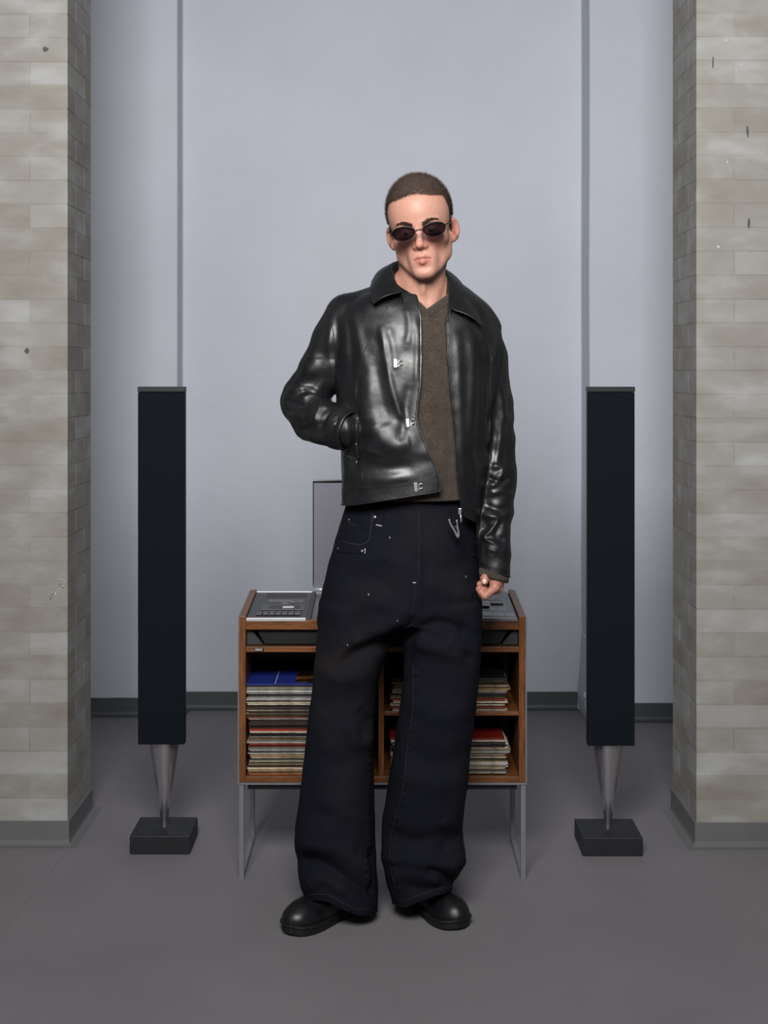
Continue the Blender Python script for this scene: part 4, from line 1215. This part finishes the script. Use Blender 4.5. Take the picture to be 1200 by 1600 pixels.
trousers = obj('trousers', to_mesh('trousers', P, Q), MAT['denim'], person, solid=0.0018)
binding('hem_edge', P, Q, .0016, MAT['denim'], trousers, lambda p: p[:, 2] < .3)
tb = bvh_of(P, Q)
DT = MAT['thread']
# seams and pockets
seam('fly_seam', tb, [(655, 800), (655, 860), (654, 905)], DT, trousers, .0008)
stitches(tb, [(672, 800), (673, 860), (670, 905), (655, 940)], DT, trousers)
seam('crotch_seam', tb, [(651, 905), (648, 935), (642, 965)], DT, trousers, .0009)
seam('inseam', tb, [(646, 1040), (645, 1110), (636, 1170), (630, 1230), (612, 1300), (610, 1350), (618, 1390)], DT, trousers, .0011)
stitches(tb, [(651, 1040), (650, 1110), (641, 1170), (635, 1230), (618, 1300), (616, 1350), (624, 1390)], DT, trousers)
for line in ([(481, 1399), (500, 1397), (516, 1400), (536, 1411), (560, 1421), (580, 1420)], [(626, 1410), (655, 1399), (680, 1390), (701, 1385)]):
    seam('hem_seam', tb, line, DT, trousers, .0012)
    stitches(tb, [(x, y + 3) for x, y in line], DT, trousers)
# front pocket: curved mouth, coin pocket flap and strap with snaps
seam('pocket_edge', tb, [(543, 815), (558, 822), (578, 826), (580, 820), (583, 800)], MAT['denim_edge'], trousers, .0010)
obj('coin_pocket', strip(tb, [(546, 813), (560, 820), (578, 826)], .0075, .0018, 0.0), MAT['denim'], trousers)
seam('pocket_bag_seam', tb, [(579, 826), (577, 842), (568, 850), (552, 850), (534, 845)], MAT['denim_edge'], trousers, .0008)
st = obj('pocket_strap', strip(tb, [(528, 857), (545, 860), (571, 861)], .0135, .0020, .0002), MAT['denim'], trousers)
for px, py, r in ((586, 808, .0042), (546, 812, .0026), (566, 861, .0036), (529, 857, .0026)):
    M = frame_at(tb, px, py); bm = bmesh.new(); add_ball(bm, (0, 0, .0016), r, 12, 8, (1, 1, .5)); bm.transform(M)
    obj('snap', bm, MAT['steel'], trousers, smooth=True)
for a, b_ in (((588, 820), (597, 822)), ((571, 857), (570.5, 865)), ((645, 910), (650, 910.5)), ((706, 822), (712, 823))):
    obj('bar_tack', strip(tb, [a, b_], .0016, .0012, .001, 3), MAT['white_thread'], trousers)
obj('belt_loop', strip(tb, [(598, 795), (597, 808), (596, 820)], .011, .0022, .0006), MAT['denim'], trousers)
obj('belt_loop', strip(tb, [(704, 795), (707, 805), (709, 822)], .011, .0022, .0030), MAT['denim'], trousers)
for i, (px, py, r) in enumerate([(609, 840, .0018), (576, 929, .0022), (728, 901, .0020), (621, 970, .0016), (543, 1008, .0018)]):
    M = frame_at(tb, px, py); bm = bmesh.new(); add_ball(bm, (0, 0, 0), r, 8, 6, (1, 1.5, .25)); bm.transform(M); obj('paint_speck', bm, MAT['speck'], trousers)
M = frame_at(tb, 738.5, 867); bm = bmesh.new(); add_ball(bm, (0, 0, .0016), .0036, 10, 7, (1, 1, .5)); bm.transform(M); obj('snap', bm, MAT['steel_dark'], trousers, smooth=True)

# ================= boots
def boot(name_label, toe, heel, mirror):
    t = Vector((toe[0] - heel[0], toe[1] - heel[1], 0)); u = t.normalized(); v_ = Vector((-u.y, u.x, 0)) * mirror
    M = Matrix((u, Vector((-u.y, u.x, 0)), Vector((0, 0, 1)))).transposed().to_4x4(); M.translation = Vector((heel[0], heel[1], 0))
    L_ = 0.275
    def outline(s, grow=0.0):
        k = [0, .03, .10, .20, .32, .45, .58, .70, .80, .88, .94, .98, 1.0]
        a = [.012, .027, .035, .036, .034, .036, .043, .0485, .0485, .044, .035, .022, .006]
        return sum(float(np.interp(s / L_ + d_, k, a)) for d_ in (-.03, -.02, -.01, 0, .01, .02, .03)) / 7 * (1 if s < L_ * .97 else .8) + grow
    ns = 64
    def prism(z0, z1, s0, s1, grow):
        bm = bmesh.new(); ss = [s0 + (s1 - s0) * i / ns for i in range(ns + 1)]
        loop = [(s + (grow if s > L_ * .9 else -grow if s < L_ * .05 else 0), outline(min(max(s, 0), L_), grow) - .006 * math.sin(math.pi * min(1, max(0, s / L_))) * mirror) for s in ss]
        loop += [(s + (grow if s > L_ * .9 else -grow if s < L_ * .05 else 0), -outline(min(max(s, 0), L_), grow) - .006 * math.sin(math.pi * min(1, max(0, s / L_))) * mirror) for s in ss[::-1]]
        def toe_up(s): return .006 * max(0, (s / L_ - .72) / .28) ** 2
        lo = [bm.verts.new(M @ Vector((s, w_, z0 + (toe_up(s))))) for s, w_ in loop]; hi = [bm.verts.new(M @ Vector((s, w_, z1 + toe_up(s)))) for s, w_ in loop]
        n = len(loop)
        for i in range(n): bm.faces.new((lo[i], lo[(i+1) % n], hi[(i+1) % n], hi[i]))
        bm.faces.new(lo[::-1]); bm.faces.new(hi); bmesh.ops.recalc_face_normals(bm, faces=bm.faces); return bm
    g = Grid(Vector((min(toe[0], heel[0]) - .09, min(toe[1], heel[1]) - .09, .010)), Vector((max(toe[0], heel[0]) + .09, max(toe[1], heel[1]) + .09, .19)), 0.003)
    p = g.local(M); off = -.006 * mirror
    f = ell(p, (.219, off, .026), (.054, .0440, .037))
    f = uni(f, ell(p, (.16, off, .028), (.10, .041, .054)), .02)
    f = uni(f, cap(p, (.145, off * .6, .060), (.075, 0, .115), .036, .040), .03)
    f = uni(f, ell(p, (.065, 0, .040), (.060, .036, .060)), .02)
    f = uni(f, cap(p, (.066, 0, .08), (.060, 0, .22), .043, .046), .025)
    f = np.maximum(f, .020 - p[2])
    bP, bQ = nets(f, g); bP = relax(bP, bQ, 3, .5)
    bN = normals(bP, bQ); bP = bP + bN * (vnoise(bP, 45, 4) * .0009)[:, None]
    b = obj('boot', to_mesh('boot', bP, bQ), MAT['boot'], person)
    obj('sole', prism(.0, .015, .0, L_, .002), MAT['sole'], b, bevel=.002)
    obj('welt', prism(.0155, .0225, .0, L_, .0045), MAT['sole'], b, bevel=.0015)
    obj('midsole', prism(.0135, .0165, .0, L_, -.0005), MAT['black_paint'], b)
    bb_ = bvh_of(bP, bQ)
    return b, bb_
hA, tA = (-.0445, 3.638), (-.237, 3.443)
hB, tB = (.048, 3.708), (.190, 3.473)
boot('a', tA, hA, 1)
boot('b', tB, hB, -1)

# ================= sweater
SW = rows_px([(440, 612, 704, .05, .06, 3.575), (455, 590, 725, .075, .08, 3.58), (475, 560, 750, .092, .10, 3.575), (510, 548, 760, .108, .115, 3.57), (560, 548, 762, .118, .115, 3.565), (620, 552, 758, .122, .11, 3.56),
              (700, 556, 748, .125, .11, 3.56), (770, 556, 744, .128, .125, 3.56), (800, 556, 742, .130, .13, 3.56)], 3.56)
g = Grid((-.12, 3.40, 1.0), (.28, 3.72, 1.615), 0.004)
q = (g.x, g.y, g.z)
P, Q = nets(loft(q, SW, 2.3, .03), g); P = relax(P, Q, 4); N = normals(P, Q)
P = fold(P, N, [([(700, 640), (704, 700), (700, 770)], 8, -5), ([(690, 660), (692, 720), (690, 775)], 9, 4), ([(675, 620), (672, 680), (690, 740)], 14, 3), ([(665, 500), (690, 540), (695, 600)], 16, 2)])
P = P + N * (vnoise(P, 22, 5) * .0016)[:, None]
def vneck(P):
    px, py = pix(P)
    return np.interp(px, [590, 612, 630, 650, 667, 700, 715, 740], [430, 440, 453, 466, 482.5, 459, 440, 405])
px, py = pix(P)
fr = P[:, 1] < 3.56
def sweater_top(p):
    out = p.copy(); out[:, 2] = CAM_H - (vneck(p) - HOR) * p[:, 1] / FPX; return out
gv = np.where(fr, py - vneck(P), (1.555 - P[:, 2]) * 600)
P, Q = clip(P, Q, gv, lambda p: np.where((p[:, 1] < 3.56)[:, None], sweater_top(p), p))
P, Q = clip(P, Q, P[:, 2] - (CAM_H - (783 - HOR) * 3.44 / FPX), lambda p: np.column_stack([p[:, 0], p[:, 1], np.full(len(p), CAM_H - (783 - HOR) * 3.44 / FPX)]))
sweater = obj('sweater', to_mesh('sweater', P, Q), MAT['knit'], person, solid=.003)
sb = bvh_of(P, Q)
# ribbed neck band: a row of short ribs either side of the V
bm = bmesh.new()
for (x0, y0, x1, y1, n) in ((652, 466, 667, 484, 7), (667, 484, 703, 458.5, 15)):
    for i in range(n + 1):
        t = i / n; x, y = x0 + (x1 - x0) * t, y0 + (y1 - y0) * t
        dx, dy = (-3, 11) if x0 < 660 else (6, 11)
        pp = on_surface(sb, [(x, y + .6), (x + dx, y + dy)], .0010, 4)
        if len(pp) > 2: add_tube(bm, pp, .0016, 5)
obj('neck_rib', bm, MAT['knit'], sweater, smooth=True)
# ribbed cuff at the wrist
bm = bmesh.new(); ca, cb_ = W(771.5, 880, 3.499), W(772.0, 906, 3.4925); n = 34
axd = (cb_ - ca).normalized(); ux = Vector((1, 0, 0)); ux = (ux - axd * ux.dot(axd)).normalized(); uy = axd.cross(ux)
rings = []
for j in range(7):
    t = j / 6; c = ca.lerp(cb_, t); ring = []
    for k in range(n * 2):
        a = k * math.pi / n; r = 1 + (.035 if k % 2 else -.03); r *= (1.0 if j < 6 else .93)
        q_ = c + (ux * math.cos(a) * .0358 + uy * math.sin(a) * (.0322 + .0050 * t)) * r
        q_ = q_ + Vector((0, 0, -.0085 * math.cos(a) * t)); ring.append(bm.verts.new(q_))
    rings.append(ring)
for A, B in zip(rings, rings[1:]):
    for k in range(2 * n): bm.faces.new((A[k], A[(k+1) % (2*n)], B[(k+1) % (2*n)], B[k]))
obj('knit_cuff', bm, MAT['knit'], sweater, smooth=True, solid=.003)

# ================= jacket
TOR = rows_px([(432, 612, 706, .055, .07, 3.585), (446, 592, 722, .080, .085, 3.585), (462, 560, 745, .100, .10, 3.58), (480, 535, 765, .115, .11, 3.575), (510, 523, 776, .128, .12, 3.57), (560, 521, 778, .136, .12, 3.565), (610, 525, 776, .141, .12, 3.56),
               (660, 529, 772, .148, .125, 3.56), (700, 532, 766, .154, .13, 3.56), (740, 534, 760, .158, .135, 3.56), (790, 533, 754, .160, .14, 3.56), (840, 532, 748, .160, .14, 3.56)], 3.56)
def jacket_field(g):
    q = (g.x, g.y, g.z)
    f = loft(q, TOR, 2.35, .02)
    f = uni(f, cap(q, W(606, 465, 3.578), W(541, 489, 3.578), .040, .045), .02)
    f = uni(f, cap(q, W(704, 470, 3.578), W(751, 512, 3.578), .044, .048), .02)
    A = [w4(543, 494, 3.575, .0565), w4(526, 529, 3.572, .059), w4(505, 575, 3.575, .0565), w4(474, 628, 3.585, .0575), w4(490, 652, 3.55, .0570), w4(510, 663, 3.505, .0540), w4(530, 669, 3.478, .0485), w4(541, 672, 3.470, .0400)]
    B = [w4(749, 522, 3.578, .052), w4(757, 560, 3.575, .0565), w4(768, 630, 3.575, .0535), w4(773, 690, 3.575, .0515), w4(773, 750, 3.56, .0520), w4(772, 800, 3.54, .0475), w4(771, 835, 3.52, .0415), w4(772, 862, 3.505, .0410), w4(772.5, 920, 3.497, .0400)]
    f = uni(f, chain(q, A, .012), .010)
    f = uni(f, chain(q, B, .012), .008)
    return f
g = Grid((-.285, 3.36, .835), (.35, 3.73, 1.635), 0.0038)
P, Q = nets(jacket_field(g), g); P = relax(P, Q, 5, .5); N = normals(P, Q)
JF = [
    # viewer-left front panel
    ([(596, 515), (603, 560), (612, 605), (623, 640), (632, 655)], 6, 4.5), ([(606, 510), (614, 545), (618, 580)], 7, 3), ([(586, 560), (594, 610), (606, 655)], 9, -3),
    ([(572, 590), (578, 635), (592, 675), (612, 700), (636, 700)], 13, 6), ([(600, 660), (620, 690), (642, 690)], 12, 5), ([(565, 625), (572, 660)], 8, 3),
    ([(640, 600), (634, 640), (628, 680)], 8, -4), ([(575, 665), (585, 690), (580, 712)], 16, 7), ([(560, 722), (600, 732), (650, 730)], 12, -4), ([(548, 740), (570, 748), (640, 745)], 10, 3),
    ([(533, 490), (540, 525), (538, 560)], 6, 3), ([(551, 482), (560, 530), (567, 560)], 8, 3), ([(545, 500), (550, 550), (548, 600)], 7, -3),
    ([(635, 480), (640, 510), (636, 540)], 6, 3), ([(648, 490), (652, 540), (650, 600)], 5, 2.5),
    ([(532, 610), (540, 650), (545, 700), (540, 750)], 6, 4), ([(550, 700), (556, 740), (552, 775)], 6, -4), ([(541, 715), (545, 750)], 4, 3),
    # viewer-right front panel
    ([(735, 525), (741, 570), (738, 630), (732, 690)], 9, 4.5), ([(752, 560), (752, 640), (746, 720)], 9, -4), ([(715, 520), (718, 600), (722, 700), (728, 790)], 7, 3), ([(745, 500), (757, 530), (762, 560)], 6, 3), ([(735, 700), (742, 760), (738, 800)], 8, 3),
    # sleeve with the hand in the pocket
    ([(520, 495), (515, 540), (521, 590), (516, 612)], 6, 4), ([(498, 520), (482, 570), (462, 600)], 9, 3), ([(505, 560), (488, 600), (470, 608)], 8, -4),
    ([(452, 612), (474, 606), (498, 614)], 4.5, 5), ([(470, 624), (486, 618), (502, 626), (494, 642)], 4.5, 5), ([(446, 626), (470, 634), (484, 632)], 4.5, -5), ([(445, 645), (470, 652), (492, 646)], 5, 5), ([(490, 660), (500, 640), (512, 634)], 4, 5), ([(498, 668), (512, 650), (524, 644)], 4, -5),
    ([(508, 684), (516, 668), (524, 662)], 4, 5), ([(455, 668), (475, 672), (490, 666)], 5, -4), ([(470, 685), (490, 684), (505, 690)], 5, 4), ([(520, 650), (528, 655), (522, 664)], 3.5, 4),
    # hanging sleeve
    ([(786, 535), (778, 590), (785, 640), (779, 700), (776, 730)], 6, 5), ([(774, 560), (768, 620), (771, 690)], 6, -4), ([(797, 600), (798, 660), (796, 700)], 6, -3),
    ([(768, 728), (784, 732), (780, 748), (766, 762)], 5, 6), ([(762, 745), (776, 752), (796, 748)], 5, -6), ([(766, 772), (784, 768), (800, 776)], 5, 5),
    ([(757, 806), (778, 811), (768, 828), (758, 841), (779, 853)], 4, 6), ([(762, 818), (752, 828)], 4, -5), ([(784, 815), (776, 836), (790, 846)], 5, -5), ([(758, 790), (778, 796), (798, 792)], 5, -5), ([(760, 856), (778, 862)], 4, 4),
]
P = fold(P, N, JF)
N = normals(P, Q)
px, py = pix(P)
# crumpling on the sleeves, gentle swell on the panels
sl = ((px < 530) & (py > 560)) | ((px > 755) & (py > 640))
P = P + N * (vnoise(P * np.array([1, 1, 1.9]), 20, 11) * np.where(sl, .0042, .0014) + vnoise(P, 42, 12) * np.where(sl, .0016, .0005))[:, None]
px, py = pix(P)
EL = ([430, 457, 480, 500, 560, 600, 630, 650, 665, 680, 700, 720, 745, 775, 800], [648, 650, 654, 656.5, 657, 656, 652, 650, 652, 658, 666, 675, 685.5, 689, 690])
ER = ([430, 460, 482, 500, 560, 620, 680, 740, 800, 840], [702, 702, 701, 698, 700, 706, 712, 716, 722, 725])
def opening(p):
    px, py = pix(p); l = np.interp(py, *EL); r = np.interp(py, *ER)
    g_ = np.maximum(l - px, px - r)          # >= 0 : cloth
    return np.where(p[:, 1] < 3.545, g_, 50.0)
def to_edge(p):
    px, py = pix(p); l = np.interp(py, *EL); r = np.interp(py, *ER)
    t = np.where(px < (l + r) / 2, l, r); o = p.copy(); o[:, 0] = (t - 600) * p[:, 1] / FPX; return o
P, Q = clip(P, Q, opening(P), to_edge)
# hem
def hem(p):
    x = p[:, 0]
    front = np.interp(x, [-.115, -.045, .0155, .0775, .1375, .165, .185, .25], [1.0440, 1.0585, 1.0700, 1.0805, 1.0890, 1.060, 1.0330, .993])
    back = np.interp(x, [-.115, .25], [1.040, 1.005]); t = np.clip((p[:, 1] - 3.53) / .06, 0, 1)
    return front * (1 - t) + back * t
def is_sleeve(p):
    a = np.array(W(771.5, 835, 3.52)); b = np.array(W(772.5, 930, 3.497)); d = b - a
    s = np.clip(((p - a) @ d) / (d @ d), 0, 1); r = np.linalg.norm(p - a - s[:, None] * d, axis=1)
    px, py = pix(p)
    return (r < .056) & (px > 745) & (p[:, 2] < 1.06)
slv = is_sleeve(P)
P, Q = clip(P, Q, np.where(slv, .1, P[:, 2] - hem(P)), lambda p: np.column_stack([p[:, 0], p[:, 1], np.where(is_sleeve(p), p[:, 2], hem(p))]))
# wrist end of the hanging sleeve
def cuffz(p): return np.interp(p[:, 0], [.236, .316], [.897, .868]) - np.clip((p[:, 1] - 3.50), -.04, .04) * .10
slv = is_sleeve(P) & (P[:, 2] < .95)
P, Q = clip(P, Q, np.where(slv, P[:, 2] - cuffz(P), .1), lambda p: np.column_stack([p[:, 0], p[:, 1], cuffz(p)]))
# neck opening
def neckg(p):
    c = W(658, 446, 3.57); e = np.sqrt(((p[:, 0] - c.x) / .078) ** 2 + ((p[:, 1] - c.y) / .098) ** 2)
    top = CAM_H - (457 - HOR) * 3.46 / FPX
    return np.where(p[:, 2] > top - .004 - np.clip((3.50 - p[:, 1]), 0, .06) * .0, (e - 1) * .08, .1)
def neckmove(p):
    c = W(658, 446, 3.57); e = np.sqrt(((p[:, 0] - c.x) / .078) ** 2 + ((p[:, 1] - c.y) / .098) ** 2); top = CAM_H - (457 - HOR) * 3.46 / FPX - .004
    o = p.copy(); down = (p[:, 2] - top) < (1 - e) * .085
    o[down, 2] = top
    r_ = ~down; k_ = 1 / np.maximum(e[r_], .2); o[r_, 0] = c.x + (p[r_, 0] - c.x) * k_; o[r_, 1] = c.y + (p[r_, 1] - c.y) * k_
    return o
P, Q = clip(P, Q, neckg(P), neckmove)
jacket = obj('jacket', to_mesh('jacket', P, Q), [MAT['leather']], person, solid=.0022)
binding('edge_binding', P, Q, .0020, MAT['leather_edge'], jacket)
jb = bvh_of(P, Q)
LT = MAT['leather_thread']; LE = MAT['leather_edge']

# collar: fold line round the neck, leaf falling outwards, stand inside
fold_l = [W(629, 457, 3.452), W(620, 441, 3.485), (W(614, 424, 3.525)), W(615, 412, 3.565), W(635, 405, 3.62), W(662, 404, 3.63), W(688, 416, 3.61), W(697, 430, 3.565), W(700, 448, 3.52), W(702, 470, 3.475), W(703.5, 484, 3.45)]
outer_l = [W(584, 476, 3.452), W(579, 462, 3.490), W(581, 447, 3.54), W(588, 437, 3.59), W(615, 433, 3.665), W(662, 432, 3.69), W(704, 440, 3.655), W(722, 450, 3.60), W(735, 470, 3.535), W(747, 494, 3.475), W(751, 509, 3.447)]
stand_l = [W(630, 474, 3.462), W(622, 462, 3.495), W(617, 450, 3.53), W(620, 440, 3.56), W(638, 436, 3.60), W(662, 436, 3.61), W(686, 442, 3.59), W(694, 455, 3.555), W(698, 470, 3.52), W(702, 488, 3.485), W(705, 500, 3.465)]
fl_, ou_, st_ = (smooth_line(l, 6) for l in (fold_l, outer_l, stand_l))
bm = bmesh.new(); cols = []; seam_pts = []
for i in range(len(fl_)):
    f_, o_, s_ = fl_[i], ou_[i], st_[i]; mid = (f_ + o_) / 2
    cen = Vector((W(658, 446, 3.56).x, 3.56, mid.z)); outw = (mid - cen); outw.z = 0; outw = outw.normalized()
    prof = []
    for t in (0, .35, .7, .92): prof.append(s_.lerp(f_, t) + outw * 0)
    prof.append(f_ + Vector((0, 0, .0030)) + outw * .003)
    for t in (.10, .25, .45, .65, .85, 1.0):
        b_ = math.sin(t * math.pi) * .010
        prof.append(f_.lerp(o_, t) + outw * (b_ + .004) + Vector((0, 0, b_ * .55)))
    cols.append([bm.verts.new(p_) for p_ in prof]); seam_pts.append(prof[-2].lerp(prof[-1], .5) + outw * .0006 + Vector((0, -.0006, 0)))
for A, B in zip(cols, cols[1:]):
    for k in range(len(A) - 1): bm.faces.new((A[k], A[k+1], B[k+1], B[k]))
bmesh.ops.recalc_face_normals(bm, faces=bm.faces)
collar = obj('collar', bm, MAT['leather'], jacket, smooth=True, solid=.0034)
md = collar.modifiers.new('s', 'SUBSURF'); md.levels = 1; md.render_levels = 1
n_ = len(fl_)
edge_pts = [c[-1] for c in cols]
# collar edge stitching as a fine raised line
def collar_line(off):
    pts = []
    for i in range(n_):
        f_, o_ = fl_[i], ou_[i]; d_ = (f_ - o_).normalized() * off
        cen = Vector((W(658, 446, 3.56).x, 3.56, o_.z)); ow = (o_ - cen); ow.z = 0; ow = ow.normalized()
        pts.append(o_ + d_ + ow * .0085 + Vector((0, 0, .002)))
    return pts
obj('collar_seam', tube(seam_pts, .0006, 5), LT, jacket, smooth=True)

# front edges: zip tape with metal teeth
def edge_tube(E, y0, y1, mat, r, name, dx=0):
    pts = []
    for k in range(60):
        y = y0 + (y1 - y0) * k / 59; x = float(np.interp(y, *E)) + dx
        h = jb.find_nearest(W(x, y, 3.42 if y > 600 else 3.45)); 
        p_, nn = hit(jb, x + (-1.2 if E is EL else 1.2), y)
        if p_ is None: continue
        if abs(p_.y - 3.44) > .09: continue
        pts.append(Vector(((x - 600) * p_.y / FPX, p_.y, p_.z)))
    if len(pts) > 3: return obj(name, tube(pts, r, 6), mat, jacket, smooth=True)
edge_tube(EL, 461, 772, MAT['zip'], .0013, 'zip_teeth', .9)
edge_tube(ER, 500, 828, MAT['steel_dark'], .0012, 'zip_teeth', -.9)
# seams
seam('raglan_seam', jb, [(606, 479), (592, 500), (577, 530), (566, 560), (558, 590), (556, 630)], LE, jacket, .0011)
seam('panel_seam', jb, [(566, 735), (566, 750), (565, 763)], LE, jacket, .0009)
stitches(jb, [(609, 481), (595, 502), (580, 532), (569, 562), (561, 592), (559, 632)], LT, jacket)
seam('raglan_seam', jb, [(715, 498), (728, 520), (742, 540), (757, 558), (766, 568)], LE, jacket, .0011)
stitches(jb, [(719, 496), (732, 518), (746, 538), (760, 555)], LT, jacket)
seam('armhole_seam', jb, [(524, 462), (512, 478), (517, 500), (522, 530), (523, 560), (523, 590)], LE, jacket, .0013)
seam('armhole_seam', jb, [(780, 505), (786, 515), (778, 535), (768, 560), (766, 600), (765, 660), (765, 720), (762, 770)], LE, jacket, .0012)
stitches(jb, [(776, 508), (781, 516), (773, 535), (763, 560), (761, 600), (760, 660)], LT, jacket)
stitches(jb, [(650, 470), (651.5, 500), (652, 560), (651, 600), (646, 640), (647, 668), (654, 695), (668, 722), (680, 748)], LT, jacket)
stitches(jb, [(705, 505), (708, 560), (713, 620), (719, 680), (723, 740), (728, 795)], LT, jacket)
seam('hem_seam', jb, [(536, 764), (570, 764), (610, 760), (650, 753), (684, 746)], LE, jacket, .0010)
stitches(jb, [(536, 761), (570, 761), (610, 757), (650, 750), (682, 744)], LT, jacket)
stitches(jb, [(538, 783), (570, 780), (610, 775), (650, 769), (685, 764)], LT, jacket)
seam('hem_seam', jb, [(720, 793), (732, 796), (747, 798)], LE, jacket, .0010)
# cuffs
seam('cuff_seam', jb, [(748, 862), (765, 866), (785, 874), (796, 880)], LE, jacket, .0009)
for k in range(3): seam('cuff_stitch', jb, [(749, 868 + 4 * k), (768, 871 + 4 * k), (787, 879 + 4 * k), (796, 885 + 4 * k)], LT, jacket, .0005)
c_a, c_b = W(527, 667, 3.482), W(549, 674, 3.452); c_d = (c_b - c_a).normalized(); c_u = c_d.cross(Vector((0, 1, 0))).normalized(); c_v = c_d.cross(c_u)
bm = bmesh.new(); rings = []
for t, r_ in ((0, .0530), (.02, .0562), (.30, .0550), (.62, .0520), (.66, .0508), (.70, .0520), (.93, .0510), (1.0, .0500), (1.005, .0470), (.9, .0450)):
    c_ = c_a.lerp(c_b, t)
    rings.append([bm.verts.new(c_ + (c_u * math.cos(k * math.pi / 20) * r_ + c_v * math.sin(k * math.pi / 20) * r_ * .92) * (1 + .012 * math.sin(k * .9 + t * 3))) for k in range(40)])
for A_, B_ in zip(rings, rings[1:]):
    for k in range(40): bm.faces.new((A_[k], A_[(k+1) % 40], B_[(k+1) % 40], B_[k]))
bmesh.ops.recalc_face_normals(bm, faces=bm.faces)
obj('cuff', bm, MAT['leather'], jacket, smooth=True)
# pocket welt with its zip
obj('pocket_welt', strip(jb, [(560, 640), (557, 665), (557, 690), (562, 716)], .010, .006, .002), MAT['leather'], jacket, bevel=.0015)
seam('pocket_zip', jb, [(536, 708), (546, 714), (560, 718)], MAT['zip'], jacket, .0011, .0012)
for px_, py_, dx, dy in ((558, 719, -2, 6), (527, 705, 1, 7)):
    p_, nn = hit(jb, px_, py_)
    if p_ is not None:
        a_ = p_ + Vector((0, -.004, 0)); obj('zip_pull', tube([a_, a_ + Vector((dx * .0016, 0, -dy * .0016))], .0012, 6), MAT['steel'], jacket, smooth=True)

# turn-lock clasps: base plate, two rivets, C-shaped hook
def clasp(px, py, s=1.0, mat='steel', roll=0.0, plate=True, flip=1):
    M = frame_at(jb, px, py, roll) @ Matrix.Translation((0, 0, .0012))
    bm = bmesh.new()
    root_ = None
    if plate:
        bm = bmesh.new(); add_box(bm, (-.0110*s, -.0110*s, -.001), (-.0025*s, .0105*s, .0016)); add_box(bm, (-.0015*s, -.0080*s, -.001), (.0035*s, -.0045*s, .0014))
        bm.transform(M); root_ = obj('clasp', bm, MAT[mat], jacket, bevel=.0005)
        bm = bmesh.new()
        for x, y in ((-.0095, .0065), (-.0095, -.006), (-.004, -.006)): add_ball(bm, (x*s, y*s, .0018), .0011*s, 8, 6)
        add_box(bm, (-.0072*s, -.004*s, .0016), (-.0058*s, .006*s, .0028))
        bm.transform(M); obj('rivets', bm, MAT[mat], jacket)
    pts = [Vector((.0055*s*flip, .0010*s, .0030)) + Vector((math.cos(a) * .0052*s*flip, math.sin(a) * .0058*s, 0)) for a in [math.radians(50 + 260 * i / 18) for i in range(19)]]
    bm = bmesh.new(); add_tube(bm, pts, .0016 * s, 8); add_ball(bm, pts[0], .0020*s, 8, 6); add_ball(bm, pts[-1], .0020*s, 8, 6)
    bm.transform(M); obj('clasp_hook', bm, MAT[mat], jacket, smooth=True)
clasp(622, 567.5, 1.0, roll=.03)
clasp(641.5, 660, 1.0, roll=.08)
clasp(654, 760.5, 1.0, roll=.10)
clasp(623, 471.5, .75, 'steel_dark', plate=False)
clasp(708, 698, .80, 'steel_dark', roll=.05, plate=False)
for px_, py_ in ((698.5, 497), (701.5, 597), (710.5, 690)):
    p_, nn = hit(jb, px_ + 1.5, py_)
    if p_ is not None:
        bm = bmesh.new(); add_box(bm, (p_.x - .0022, p_.y - .004, p_.z - .006), (p_.x + .0008, p_.y + .002, p_.z + .006)); obj('eyelet', bm, MAT['steel_dark'], jacket, bevel=.0006)
# separated zip end and slider below the hem on the viewer-right front
zp = W(718.5, 798, 3.408)
z_ = obj('zip_slider', box((zp.x - .004, zp.y - .004, zp.z - .009), (zp.x + .004, zp.y + .002, zp.z + .006)), MAT['steel'], jacket, bevel=.001)
obj('zip_pull', tube([zp + Vector((.001, -.005, -.004)), zp + Vector((.0022, -.006, -.016)), zp + Vector((.003, -.005, -.027))], [.0018, .0026, .0036], 6), MAT['steel'], jacket, smooth=True)
obj('zip_end', tube([zp + Vector((.003, -.003, .003)), zp + Vector((.005, -.003, -.010))], .0017, 6), MAT['steel_dark'], jacket, smooth=True)

# carabiner hanging from the belt loop
ca = [(701.5, 811), (704, 819), (710, 829), (715, 839), (716.5, 834), (714.5, 822), (713.5, 812)]
cpts = smooth_line([W(x, y, 3.418) for x, y in ca], 6)
car = tag(obj('carabiner', tube(cpts, [.0022 + .0008 * math.sin(i / (len(cpts) - 1) * math.pi) for i in range(len(cpts))], 8), MAT['steel'], None, smooth=True), 'small silver carabiner hooked on the black jeans beneath the jacket zip', 'carabiner')
obj('gate', tube([W(713.5, 812, 3.418), W(712.5, 822, 3.416)], .0016, 6), MAT['steel_dark'], car, smooth=True)
